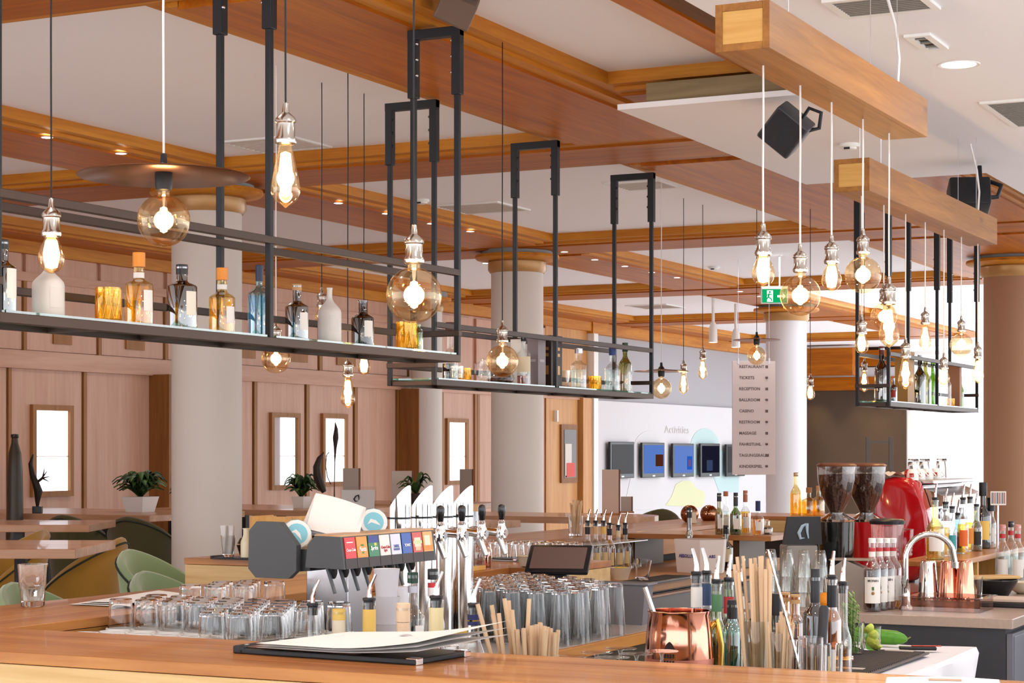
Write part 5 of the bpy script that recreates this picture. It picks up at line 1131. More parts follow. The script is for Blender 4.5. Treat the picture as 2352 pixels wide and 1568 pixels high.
part('body', MB().lathe([(.06, 0), (.075, .1), (.07, .9), (.06, 1.45), (.05, 1.58), (.028, 1.66), (.025, 1.70), (.034, 1.71)], 20), mat('dark vase glaze', '3a3020', .35, noise=.4, nscale=5), o, True); part('stopper', MB().lathe([(.03, 1.71), (.032, 1.73), (0, 1.735)], 14), M_CAPB, o, True)
# ---------------------------------------------------------------- menu boards, acrylic sign, tray on the bar step
def board(label, px, y0, y1, w, d, m, edge, rz=0, th=.018):
    x, y = wd_(px, d); zt, zb = za(y0, d), za(y1, d); o = thing('menu_board', label, 'menu', (x, y, zb), TH + rz); ww = w * d / F
    part('board', MB().cbox(-ww / 2, ww / 2, -th / 2, th / 2, 0, zt - zb, .002), m, o); part('edge', MB().box(ww / 2, ww / 2 + .012, -th / 2, th / 2 + .02, 0, zt - zb), edge, o); part('foot', MB().cbox(-ww / 2 - .01, ww / 2 + .02, -.05, .05, -.012, 0, .003), M_BATTEN, o)
M_GBOARD = mat('grey-beige board', 'a2948a', .6); M_EDGEW = mat('worn board edge', '6b4632', .7)
def zrow(d): return HY + (CH_ - ZT) * F / d
CH_ = 1.60
def tboard(label, px, y0, w, d, m=M_GBOARD): board(label, px, y0, HY + (CH_ - ZT - .012) * F / d, w, d, m, M_EDGEW)
tboard('grey menu board standing above the acrylic sign', 806, 1075, 36, 14.5)
tboard('pale menu board with brown edge left of the beer taps', 923, 1081, 46, 18.6, mat('pale board', 'cdbfb6', .6))
tboard('small grey menu board behind the last beer taps', 1070, 1077, 28, 18.8)
tboard('tall beige menu board on the lounge table in front of the first screen', 1402, 1078, 38, 15.2, mat('beige board', 'c3aa9c', .6))
tboard('low beige menu board leaning beside the tall one on the lounge table', 1438, 1140, 24, 15.7, MATS['grey-beige board'])
d = 14.2; x, y = wd_(820, d); o = thing('acrylic_sign', 'tilted acrylic stand with white card bearing a small dark emblem', 'sign', (x, y, ZT), TH)
part('card', MB().cbox(-.115, .125, -.004, .004, .03, .22, .002).rot(rx=math.radians(-14)), mat('white card', 'fbfafa', .4), o); part('holder', MB().box(-.125, .14, -.007, -.005, 0, .245).rot(rx=math.radians(-14)), glass('acrylic', 'f6f6f6', .04, edge=.3), o); part('foot', MB().box(-.12, .13, -.03, .07, 0, .004), glass('acrylic', 'f6f6f6'), o)
part('emblem', MB().tube([(.004, -.012, .178), (-.012, -.012, .17), (-.024, -.012, .148), (-.014, -.012, .132), (.004, -.012, .134)], [.003, .005, .006, .005, .002], 6).tube([(.006, -.012, .18), (.012, -.012, .16), (.01, -.012, .14)], [.007, .005, .002], 6).rot(rx=math.radians(-14)), M_CAPB, o, True)
# condiment tray on the step of the bar
x, y, d = Pz(528, 1284, ZT); y += .06; x += .02
o = thing('serving_tray', 'black serving tray on the end of the stepped bar section', 'tray', (x, y, ZT)); part('plate', MB().cbox(-.11, .13, -.09, .09, 0, .008, .003), M_CAPB, o); part('rim', MB().cbox(-.11, -.1, -.09, .09, .006, .016, .002), M_CAPB, o)
tumbler('glass of folded white tissues on the black tray', (x - .05, y - .03, ZT + .009), .1, .035, .025, m=M_GT)
for k in range(3): solo('tissue', MB().grid(lambda u, v: ((u - .5) * .05 * (1 + .4 * v), .012 * math.sin(u * 6 + k * 2) * v + .008 * (k - 1), v * .13), 6, 6), mat('tissue white', 'f2eeea'), 'folded white tissue standing in the glass on the black tray', 'tissue', (x - .05, y - .03, ZT + .024), k * .9, 'tissues in the tray glass', True)
bottle('cream dressing bottle on the black tray', (x + .065, y - .045, ZT + .009), .135, .03, .018, mat('cream sauce', 'f0e8c8', .3), sh=.5, sl=.3, name='sauce_bottle')
o = thing('sugar_bowl', 'dark bronze bowl on the black tray', 'bowl', (x + .01, y + .03, ZT + .009)); part('bowl', MB().lathe([(.02, 0), (.03, .005), (.045, .05), (.046, .055), (.04, .05), (.02, .012), (0, .012)], 20), mat('dark bronze', '5b4438', .25, .8), o, True); part('lid', MB().lathe([(.043, .06), (.03, .085), (.008, .095), (0, .1)], 20), MATS['dark bronze'], o, True)
solo('brass_shaker', MB().lathe([(.022, 0), (.024, .05), (.018, .07), (.022, .09), (.012, .105), (0, .108)], 18), mat('polished gold', 'd0a050', .15, 1), 'polished gold shaker at the right of the black tray', 'shaker', (x + .11, y + .03, ZT + .009), 0, None, True)
x, y, d = Pz(615, 1240, ZT); o = thing('wooden_crate', 'pale wooden crate behind the soda dispenser', 'crate', (-5.0, 7.95, ZT))
x, y = wd_(648, 8.9); o.location = (x, y, ZT); part('side', MB().cbox(-.11, .11, -.1, -.085, 0, za(1184, 8.9) - ZT, .002), M_PINE_Z, o)
for s_ in (-.11, .1): part('side', MB().cbox(s_, s_ + .012, -.085, .08, 0, za(1184, 8.9) - ZT, .002), M_PINE_Z, o)
part('floor', MB().box(-.1, .1, -.085, .08, 0, .01), M_PINE_Z, o)
# ---------------------------------------------------------------- screens, wall writing, hanging menu, ladder
for k, (p0, p1, q0, q1, scr) in enumerate(((1382, 1438, 1014, 1099, None), (1456, 1508, 1016, 1097, 'b'), (1527, 1576, 1018, 1096, 'c'), (1591, 1636, 1018, 1095, 'd'), (1651, 1694, 1020, 1094, None))):
    a, b = yw(p0), yw(p1); c = (a + b) / 2; z0, z1 = zw(p0, q1), zw(p0, q0); h = z1 - z0
    o = thing('wall_screen', ['dark switched-off wall screen behind the tall beige menu board', 'blue wall screen showing a brown picture', 'blue wall screen showing a blue and pink poster', 'dark wall screen with a dim picture', 'dark wall screen half covered by the hanging menu'][k], 'screen', (XW + .05, c, z0))
    w = (b - a) / 2
    part('housing', MB().cbox(.05, .09, -w, w, 0, h, .01), mat('screen black', '17171a', .3), o)
    ms = {None: mat('screen off', '14110f', .45, spec=.2), 'b': emis('screen blue', '5f82d0', .8), 'c': emis('screen blue two', '6a8ad6', .8), 'd': emis('screen dim', '242438', .5)}[scr]
    part('display', MB().box(.09, .093, -w * .86, w * .9, h * .12, h * .93), ms, o)
    if scr == 'b': part('picture', MB().box(.093, .095, w * .15, w * .82, h * .32, h * .66), emis('screen brown', '5a2c1c', .7), o)
    if scr == 'c': part('picture', MB().box(.093, .095, w * .3, w * .78, h * .22, h * .62), emis('screen cobalt', '2a62c8', .8), o); part('picture_detail', MB().box(.095, .096, w * .42, w * .66, h * .32, h * .52), emis('screen mauve', '8a5a8c', .7), o)
    if scr == 'd': part('picture', MB().box(.093, .095, -w * .4, w * .2, h * .18, h * .5), emis('screen slate', '4a5a80', .5), o)
    part('badge', MB().box(.09, .094, -.05, .05, h * .03, h * .07), M_WHITE, o)
tm = mat('faint wall ink', 'cfcac8', .7)
t_ = text('Activities', .17, tm, wm, (XW + .055, yw(1548), zw(1548, 987)), (math.pi / 2, 0, math.pi / 2), sx=1.7)
d = 20.0; x, y = wd_(1731, d); z0, z1 = za(1090, d), za(829, d); w = 100 * d / F
o = thing('hanging_menu', 'large white hanging menu board listing rooms in front of the bright pillar', 'menu board', (x, y, z0), TH + .08)
part('panel', MB().cbox(-w / 2, w / 2, -.008, .008, 0, z1 - z0, .003), mat('board pinkish white', 'd9c9c6', .6), o)
for s_ in (-.36, .36):
    part('wire', MB().tube([(w * s_, 0, z1 - z0 - .02), (w * s_, 0, ZC - z0)], .003, 5), M_STEEL, o)
    part('clip', MB().box(w * s_ - .008, w * s_ + .008, -.012, .012, z1 - z0 - .03, z1 - z0 + .03), M_STEEL, o)
ink = mat('menu ink', '6d5c5c', .7); rows = ['RESTAURANT', 'TICKETS', 'RECEPTION', 'BALLROOM', 'CASINO', 'RESTROOM', 'MASSAGE', 'FAHRSTUHL', 'TAGUNGSRAUM', 'KINDERSPIEL']
for k, t in enumerate(rows):
    z = (z1 - z0) * (.95 - .0975 * k); ob = text(t, .042, ink, o, (0, -.0095, z), (math.pi / 2, 0, 0), bold=True); bb = max(v.co.x for v in ob.data.vertices); ob.location.x = -w * .34 + bb
    ic = MB().lathe([(.0, -.012), (.016, -.004), (.013, .012), (0, .014)], 6) if k % 2 else MB().box(-.014, .014, -.002, .002, -.014, .014)
    part('icon', ic.mv(w * .3, -.009, z), ink, o)
d = 27.0; x, y = wd_(2020, d); zt = za(1003, d); o = thing('ladder', 'old wooden ladder leaning at the dark far wall', 'ladder', (x, y, 0), TH)
for s_ in (-.16, .16): part('rail', MB().cbox(s_ - .03, s_ + .03, -.02, .02, 0, zt, .004), mat('weathered grey wood', '463c34', .8), o)
for k in range(6): part('rung', MB().cbox(-.14, .14, -.012, .012, .2 + k * .3, .24 + k * .3, .003), MATS['weathered grey wood'], o)
# ---------------------------------------------------------------- things on the far bar wing
x, y, d = Pz(1218, 1230, ZT); x += .0
o = thing('menu_folder', 'closed black menu folder lying on the stepped bar section', 'menu', (-4.55, 8.35 - .55, ZT), -.2)
X_, Y_, d = PY(1218, 7.95); o.location = (X_, Y_ , ZT); part('cover', MB().cbox(-.2, .13, -.1, .1, .006, .011, .003), M_CAPB, o); part('pages', MB().box(-.19, .12, -.095, .095, .002, .006), M_PAPER, o); part('back_cover', MB().box(-.2, .13, -.1, .1, 0, .002), M_CAPB, o); part('clasp', MB().cbox(-.02, .0, -.104, -.09, .004, .013, .002), M_CHROME, o)
X_, Y_, d = PX(1322, -4.75); zt = za(1240, d)
tumbler('glass of paper straws on the far bar wing', (X_, Y_, ZT), .12, .045, .038, m=M_GT, name='straw_glass')
straws(X_, Y_, ZT + .015, 14, .025, .17, .2, .14, 'paper straw in the glass on the far bar wing', 'straws on the far wing', 21, (0, 0), 1.2)
for k, (px, yt, body, lq, nk) in enumerate(((1350, 1190, M_CLEAR, L_AMB, M_CAPB), (1368, 1190, M_CLEAR, L_WAT, mat('tan neck', 'd8b080', .5)), (1386, 1190, M_CLEAR, L_AMB, YL), (1400, 1195, G_AMB, L_AMB, M_CAPB), (1420, 1200, M_CLEAR, L_WAT, mat('cream neck two', 'e0cfa8', .5)), (1436, 1195, M_CLEAR, L_AMB, M_CAPB))):
    X_, Y_, d = PX(px, -4.5); H = za(yt + 8, d) - .905
    bottle(['first', 'second', 'third', 'fourth', 'fifth', 'last'][k] + ' pourer-topped bottle in the row by the far straw glass', (X_, Y_, .90), H, .036, .014, body, sh=.5, sl=.2, liq=(lq, .5), pour=1.2, neck=(nk, .78, .92), group='pourer bottles on the far working counter', labs=[(mat('buff label', 'd8bf8c', .6), .15, .42, .8, 0)])
for k in range(14):
    X_ = -4.2 + .085 * (k % 7); Y_ = 7.98 if k < 7 else 8.07; tumbler('small upturned tumbler in the row on the stepped bar section', (X_, Y_, ZT), .085, .036, .03, True, m=M_GT, group='tumblers on the stepped bar', key='small_tum')
x, y, d = Pz(1188, 1303, ZT); o = thing('cream_bowl', 'cream ceramic bowl on the inner edge of the stepped bar', 'bowl', (-3.66, 7.54, ZT)); part('bowl', MB().lathe([(.035, 0), (.05, .005), (.058, .045), (.06, .048), (.054, .046), (.045, .012), (0, .012)], 24), mat('cream ceramic', 'd8cbb4', .4), o, True); part('lip', MB().lathe([(.057, .044), (.062, .047), (.057, .05)], 24, close=False), MATS['cream ceramic'], o, True)
o = thing('garnish_box', 'clear acrylic box with green garnish behind the last beer tap', 'box', (-3.86, 7.2, ZT)); part('tray', MB().cbox(-.1, .12, -.07, .07, 0, .02, .003), M_PINE_Z, o); part('cover', MB().box(-.095, .115, -.065, .065, .021, .14), glass('acrylic', 'f6f6f6'), o)
for k in range(6): solo('garnish_leaf', MB().grid(lambda u, v: ((u - .5) * .05, (v - .5) * .04, .02 * math.sin(3 * u + k) + .02 * v), 4, 4), mat('mint', '6fae4a', .5), 'mint leaf under the acrylic cover behind the beer taps', 'leaf', (-3.92 + .012 * k, 7.17 + .008 * k, ZT + .03 + .008 * k), k, 'mint leaves under acrylic', True)
tumbler('round clear jar under the acrylic cover', (-3.79, 7.2, ZT + .021), .09, .034, .034, m=M_CLEAR, name='jar')
# tablet
d = 9.0; X_, Y_, dd = PX(1302, -3.62 - .3); o = thing('tablet', 'dark touch-screen tablet tilted on its stand beside the highball glasses', 'tablet', (-3.46, 7.39, .90), math.radians(14))
part('body', MB().cbox(-.135, .135, -.008, .012, 0, .17, .008).rot(rx=math.radians(-50)).mv(0, -.06, .19), M_CAPB, o, True); part('screen', MB().box(-.115, .115, -.01, -.008, .02, .15).rot(rx=math.radians(-50)).mv(0, -.06, .19), mat('dull screen', '6b5650', .18), o); part('stand', MB().cbox(-.04, .04, -.03, .03, 0, .22, .006), M_CAPB, o)
# hanging wine glasses at the far wing
rkk = thing('glass_hanger', 'thin steel rail for hanging wine glasses under the far bar wing', 'rail', (-4.6, 10.6, .94)); 
for yy in (9.95, 11.05): pass
part('rail', MB().cbox(-4.65, -4.49, 9.9, 10.86, 1.06, 1.066, .001), M_STEEL, rkk, world=True)
for k in range(9): wine_glass('upside-down wine glass hanging along the far bar wing', (-4.55, 9.96 + k * .1, .91 if 0 else 1.06 - .205), True, 'hanging wine glasses at the far wing', 1.08)
# ice bucket carton with blue lettering
x, y, d = Pz(1612, 1314, .90); o = thing('ice_bucket', 'angular white carton bucket with blue lettering on the far working counter', 'bucket', (x, y, .90), 0)
hh = (1314 - 1238) * d / F; a0 = [(-.145, -.02), (.03, -.105), (.13, -.02), (.1, .1), (-.1, .1)]
part('body', MB().prism(a0, 0, hh, 'z', 1.12), mat('white carton', 'f4ece9', .5), o); part('inside', MB().prism([(p * 1.04, q_ * 1.04) for p, q_ in a0], hh + .0005, hh + .001), mat('carton shade', 'b9aaa6', .6), o)  # flat darker sheet on the closed top stands for the bucket's shaded interior
ang = math.atan2(-.085, .175); text('ABSOLUT.', .028, mat('deep blue ink', '2a2f8a', .5), o, (-.066, -.074, hh * .5), (math.radians(93), 0, ang), bold=True)
text('ABS', .024, mat('deep blue ink', '2a2f8a', .5), o, (.088, -.066, hh * .5), (math.radians(93), 0, math.atan2(.085, .1)), bold=True)
# small things on the dark tray
x, y, d = Pz(1495, 1335, .90); o = thing('serving_tray', 'flat black tray on the far working counter beside the carton bucket', 'tray', (x, y, .90)); part('plate', MB().cbox(-.1, .09, -.28, .42, 0, .01, .003), M_CAPB, o); part('liner', MB().box(-.08, .07, -.26, .4, .0102, .012), mat('tray liner', '2a2624', .8), o)
x1_, y1_, d = Pz(1425, 1325, .912); o = thing('lemon_bowl', 'cream bowl with lemon pieces on the far counter', 'bowl', (x1_ - .0, y1_, .90)); part('bowl', MB().lathe([(.04, 0), (.06, .06), (.062, .065), (.055, .06), (.03, .01), (0, .01)], 20), MATS['cream ceramic'], o, True); part('foot', MB().lathe([(.042, 0), (.042, .004)], 20), MATS['cream ceramic'], o, True)
for k in range(3): solo('lemon_piece', MB().sphere((0, 0, 0), .02, 10, 7, .7), mat('lemon yellow', 'e0c040', .4), 'lemon piece in the cream bowl on the far counter', 'lemon', (x1_ + .02 * math.cos(k * 2), y1_ + .02 * math.sin(k * 2), .955), k, 'lemon pieces in the bowl', True)
x1_, y1_, d = Pz(1474, 1333, .912); ob = tumbler('tilted whisky glass on the flat black tray', (x1_, y1_, .914), .11, .042, .034, m=M_GT); ob.rotation_euler = (0, .12, 0)
# spirit bottles on the riser at the far end
spec = [(1652, 1132, 19, G_OLV, L_GOLD, (M_CAPB, .05, 1.1), 'olive bottle with dark capsule, leftmost on the riser'), (1667, 1128, 19, M_CLEAR, L_WAT, (mat('terracotta cap', 'b06a4a', .5), .03, 1.2), 'clear bottle with terracotta cap on the riser'), (1690, 1131, 27, G_GRN, L_GRN, (M_CAPB, .08, 1.1), 'bright green bottle with black capsule on the riser'), (1712, 1126, 25, M_CLEAR, L_ORG, (MATS['terracotta cap'], .07, 1.1), 'clear bottle of golden liquor with brown capsule on the riser'), (1741, 1150, 28, M_CLEAR, L_AMB, (NAV, .06, 1.2), 'round cognac bottle with navy stopper on the riser'), (1762, 1195, 26, M_CLEAR, L_BRN, (M_CLEAR, .03, 1.3), 'small decanter of brown liquor at the right end of the riser')]
for px, yt, w, body, lq, cp, lab in spec:
    X_, Y_, d = PY(px, 11.0 + .13 * (spec.index((px, yt, w, body, lq, cp, lab)) % 2)); H = za(yt, d) - ZT - cp[1] * .25
    if X_ > -3.76: X_ = -3.76
    bottle(lab, (X_, Y_, ZT), H, w / 2 * d / F, .0125, body, sh=.5, sl=.2, cap=cp, liq=(lq, .55), labs=[(WL, .15, .42, .6, .2)])
for px, yt, w, body, lq, cp, lab, X0 in ((1627, 1168, 18, G_BLK, None, (M_CAPB, .06, 1.1), 'slim black bottle standing left of the riser', -4.2), (1690, 1232, 30, G_BRN, L_BRN, (M_CORK, .03, 1.1), 'tall brown bottle with big cream label below the riser', -3.98), (1727, 1205, 32, G_BRN, L_BRN, (M_CAPB, .05, 1.1), 'broad dark bottle with slanted cream label below the riser', -3.97)):
    X_, Y_, d = PX(px, X0)
    if Y_ > 10.8: Y_ = 10.8; 
    H = za(yt, d) - .90; bottle(lab, (X_, Y_, .90), H, w / 2 * d / F, .015, body, sh=.52, sl=.18, cap=cp, liq=(lq, .5) if lq else None, labs=[(mat('old cream label', 'd8c9a4', .6), .2, .5, .8, 0)])
for k, (px, lab) in enumerate(((1584, 'left rose-gold ball lamp on the far bar wing'), (1629, 'right rose-gold ball lamp on the far bar wing, behind bottles'))):
    X_, Y_, d = PX(px, -4.95); o = thing('ball_lamp', lab, 'lamp', (X_, Y_, ZT)); part('ball', MB().sphere((0, 0, za(1180, d) - ZT), 21 * d / F, 24, 14), mat('rose gold mirror', 'a8785c', .08, 1), o, True); part('stem', MB().lathe([(.03, 0), (.03, .008), (.01, .012), (.01, max(.02, za(1200, d) - ZT))], 14), mat('rose gold mirror', 'a8785c'), o, True)
X_, Y_, d = PX(1589, -4.85); o = thing('table_card', 'small folded beige card in front of the left ball lamp', 'card', (X_, Y_, ZT), TH); part('front', MB().box(-.03, .03, -.02, -.018, 0, .075).rot(rx=-.2), mat('beige card', 'dcc7ae', .6), o); part('back', MB().box(-.03, .03, .018, .02, 0, .075).rot(rx=.2), MATS['beige card'], o)
# amber bottles on the counter beyond the cash screen
for px, yt, w, lab, cp in ((1828, 1087, 27, 'tall golden spirit bottle beyond the cash screen', (M_CORK, .03, 1.1)), (1858, 1122, 34, 'square amber bottle beside the tall golden one', (mat('amber stopper', 'a8703a', .5), .04, 1.4)), (1880, 1118, 28, 'amber bottle half hidden by the coffee grinder', (M_CORK, .04, 1.2))):
    X_, Y_, d = PY(px, 14.45); H = za(yt, d) - ZT; bottle(lab, (X_, Y_, ZT), H, w / 2 * d / F, .016, G_ORG, sh=.55 if px > 1840 else .5, sl=.14 if px > 1840 else .24, liq=(L_ORG, .52), cap=cp)
# ---------------------------------------------------------------- coffee corner on the stone island
ZI = .94
def grinder(label, px, Yp, body, s=1.0):
    X_, Y_, d = PY(px, Yp); o = thing('coffee_grinder', label, 'grinder', (X_, Y_, ZI), -.35); k = d / F
    zh1 = za(1068, d) - ZI; zh0 = za(1182, d) - ZI; zb1 = za(1192, d) - ZI; r = 44 * k
    part('hopper', MB().lathe([(r * .34, zh0), (r * .38, zh0 + .02), (r * .78, zh0 + .09), (r * .96, zh0 + .16), (r, zh1)], 28), glass('hopper plastic', 'ded6d4', .1, edge=.4), o, True)
    part('coffee_beans', MB().lathe([(r * .3, zh0 + .004), (r * .35, zh0 + .022), (r * .74, zh0 + .09), (r * .92, zh0 + .16), (r * .93, zh1 - .045), (0, zh1 - .04)], 28), mat('coffee beans', '4a2a20', .5, bump=1, nscale=90), o, True)
    part('hopper_lid', MB().lathe([(r * 1.03, zh1 - .006), (r * 1.05, zh1), (r * .9, zh1 + .01), (0, zh1 + .012)], 28), mat('brown lid', '6b3f28', .35), o, True)
    part('collar', MB().lathe([(r * .95, zb1 - .01), (r * .98, zb1), (r * .7, zb1 + .012), (r * .4, zb1 + .03)], 28), M_CHROME, o, True)
    part('body', MB().lathe([(r * .9, 0), (r * .92, .02), (r * .88, .1), (r * .95, zb1 - .012)], 28), body, o, True)
    part('dosing_chute', MB().tube([(-r * .6, -.02, zb1 - .05), (-r * 1.3, -.05, zb1 - .03), (-r * 1.7, -.06, zb1 - .09)], [.03, .028, .02], 12), M_CAPB, o, True)
    part('fork', MB().cbox(-r * 1.5, -r * .8, -.06, -.02, .12, .135, .004), M_CHROME, o)
    return o
M_GLOSSB = mat('gloss black', '15181a', .08, coat=.5); M_GLOSSR = mat('gloss red', 'b01018', .12, coat=.6)
grinder('gloss black coffee grinder with a bean hopper, in front', 1921, 8.85, M_GLOSSB)
grinder('red coffee grinder with a bean hopper, behind the black one', 1990, 9.2, M_GLOSSR)
# espresso machine
YE = 9.6
def qe(px, py): X_, Y_, d = PY(px, YE); return (X_, za(py, d))
out = [(2030, 1100), (2050, 1095), (2090, 1097), (2104, 1108), (2117, 1140), (2128, 1178), (2133, 1222), (2133, 1270), (2124, 1300), (2112, 1322), (2094, 1334), (2030, 1334), (2014, 1310), (2006, 1240), (2010, 1160), (2018, 1120)]
poly = [qe(*p) for p in out]; cxm = sum(p[0] for p in poly) / len(poly)
em = thing('espresso_machine', 'glossy red espresso machine with a chrome top seen from its end', 'coffee machine', (cxm, YE + .4, ZI))
bm_ = MB(); n = len(poly); cz_ = sum(p[1] for p in poly) / n
for k, (sc_, yy) in enumerate(((.90, YE - .022), (.965, YE - .012), (1.0, YE + .01), (1.0, YE + .10))): bm_.v += [((p[0] - cxm) * sc_ + cxm, yy, (p[1] - cz_) * sc_ + cz_) for p in poly]
bm_.f = [tuple(range(n))[::-1], tuple(3 * n + i for i in range(n))] + [(j * n + i, j * n + (i + 1) % n, (j + 1) * n + (i + 1) % n, (j + 1) * n + i) for j in range(3) for i in range(n)]
part('end_panel', bm_, M_GLOSSR, em, True, world=True)
xl, xr_ = qe(2022, 1200)[0], qe(2118, 1200)[0]; zt_ = qe(2060, 1112)[1]
part('chrome_body', MB().cbox(xl, xr_ - .02, YE + .10, YE + .98, ZI + .12, zt_, .02), M_CHROME, em, True, world=True)
part('cup_tray', MB().cbox(xl - .01, xr_ + .03, YE + .12, YE + .98, zt_, zt_ + .02, .006), M_STEEL, em, world=True)
part('hood', MB().prism([(xr_ - .02, zt_ - .02), (xr_ + .08, zt_ - .06), (xr_ + .08, zt_ - .11), (xr_ - .02, zt_ - .12)], YE + .11, YE + .98, 'y'), mat('bronze mirror', '8a6a58', .15, .9), em, world=True)
for yy in (YE + .3, YE + .62): part('group_head', MB().lathe([(.03, 0), (.035, .03), (.03, .06)], 16, (xr_ + .05, yy, zt_ - .19)), M_CHROME, em, True, world=True)
part('drip_tray', MB().cbox(xl, xr_ + .06, YE + .1, YE + .98, ZI + .06, ZI + .12, .006), M_STEEL, em, world=True)
for yy in (YE + .15, YE + .9): part('foot', MB().lathe([(.02, 0), (.02, .062)], 12, (cxm, yy, ZI)), M_CAPB, em, world=True)
# cups on top
zt2 = zt_ + .021
for k, (px, lab) in enumerate(((2096, 'first small white cup with red mark on the espresso machine'), (2112, 'second small white cup with red mark on the espresso machine'), (2130, 'third small white cup with red mark on the espresso machine'), (2150, 'fourth small white cup with red mark on the espresso machine'))):
    X_, Y_, d = PX(px, xr_ - .06); o = thing('espresso_cup', lab, 'cup', (X_, Y_, zt2), 0, 'espresso cups on the machine')
    part('cup', MB().lathe([(.03, 0), (.031, .02), (.026, .045), (.018, .056), (0, .056)], 18), M_WHITE, o, True); part('red_mark', MB().lathe([(.0315, .015), (.0285, .035)], 6, a0=-1.9, a1=-1.1, close=False), M_GLOSSR, o); part('handle', MB().tube([(.028, 0, .01), (.045, 0, .02), (.028, 0, .038)], .004, 6), M_WHITE, o, True)
for k, px in enumerate((2098, 2124, 2163)):
    X_, Y_, d = PX(px, xr_ - .14); tumbler(['left', 'middle', 'last'][k] + ' upturned glass standing on the espresso machine', (X_, Y_, zt2), .105, .034, .027, True, m=M_GT)
g = MB().grid(lambda u, v: ((u - .5) * .12, (v - .5) * .14, .012 + .012 * math.sin(u * 9) * math.cos(v * 7)), 10, 10)
solo('crumpled_cloth', g, mat('cream cloth', 'd8cbbd', .9), 'crumpled cream cloth on top of the red end panel', 'cloth', (qe(2045, 1095)[0], YE + .045, qe(2045, 1095)[1] + .004), 0, None, True)
o = thing('red_bow', 'red ribbon bow on the top of the espresso machine', 'bow', (qe(2085, 1090)[0], YE + .05, qe(2085, 1097)[1]))
part('loop', MB().sphere((-.012, 0, .02), .02, 10, 8, 1.2).sphere((.014, 0, .025), .016, 10, 8, 1.3), M_GLOSSR, o, True); part('knot', MB().sphere((0, 0, .01), .012, 8, 6), M_GLOSSR, o, True)
# blender jug
X_, Y_, d = PY(2038, 8.55); k = d / F; zb0 = za(1330, d) - ZI; zt3 = za(1200, d) - ZI
o = thing('blender_jug', 'clear blender jug with black lid before the red machine', 'blender', (X_, Y_, ZI), TH)
part('base', MB().cbox(-.075, .075, -.075, .075, 0, zb0, .012), M_CAPB, o); part('jug', MB().lathe([(.055, zb0), (.06, zb0 + .02), (.074, zt3)], 24, close=False), glass('jug plastic', 'f0dcd8', .08, edge=.3), o, True)
part('lid', MB().lathe([(.078, zt3 - .006), (.08, zt3 + .008), (.07, zt3 + .016), (.02, zt3 + .02), (0, zt3 + .02)], 24), M_CAPB, o, True)
part('handle', MB().tube([(.07, 0, zt3 - .03), (.11, 0, zt3 - .03), (.105, 0, zt3 - .14), (.06, 0, zt3 - .2)], [.008, .009, .009, .008], 8), glass('jug plastic', 'f0dcd8'), o, True)
# cash screen
X_, Y_, d = PY(1842, 8.62); zt3 = za(1186, d); zb3 = za(1250, d)
o = thing('cash_screen', 'dark cash-register screen with a pale emblem on its back', 'screen', (X_, Y_, ZI), TH + .15); hh = zt3 - zb3; w = 92 * d / F / 2
a = [(-w, zb3 - ZI), (w, zb3 - ZI), (w * .92, zt3 - ZI), (-w * .75, zt3 - ZI)]
part('panel', MB().prism(a, -.012, .012, 'y'), mat('matte black panel', '1c1a1c', .4), o); part('stand', MB().cbox(-w * .8, w * .8, -.01, .12, 0, zb3 - ZI - .002, .01), mat('grey stand', '8f8a84', .5), o)
part('emblem', MB().tube([(.016, -.015, zb3 - ZI + hh * .75), (-.004, -.015, zb3 - ZI + hh * .66), (-.02, -.015, zb3 - ZI + hh * .42), (-.012, -.015, zb3 - ZI + hh * .22), (.008, -.015, zb3 - ZI + hh * .24)], [.004, .008, .009, .007, .002], 6).tube([(.018, -.015, zb3 - ZI + hh * .76), (.02, -.015, zb3 - ZI + hh * .45), (.026, -.015, zb3 - ZI + hh * .22)], [.009, .006, .003], 6), mat('emblem pale blue', '9fb6c4', .4), o, True)
# stacks of nested glasses
for k, px in enumerate((1770, 1808, 1846, 1884)):
    for j in range(3):
        X_, Y_, d = PY(px, 7.95 + .03 * (k % 2))
        tumbler('upturned glass in the nested stacks before the cash screen', (X_, Y_, ZI + j * .062), .115, .038, .021, True, m=M_CLEAR, group='nested glass stacks', key='nest')
# metal chute bin
X_, Y_, d = PY(1958, 8.12); o = thing('knock_box', 'open grey metal box with a slanted front beside the syrup bottles', 'box', (X_, Y_, ZI), .2); hh = za(1283, d) - ZI
part('shell', MB().prism([(-.07, 0), (.07, 0), (.08, hh * .75), (-.03, hh), (-.09, hh * .8)], -.06, .08, 'y'), mat('warm grey metal', '9a8e84', .4, .4), o); part('rim', MB().cbox(-.095, .085, -.065, .085, hh * .97, hh, .003), MATS['warm grey metal'], o)
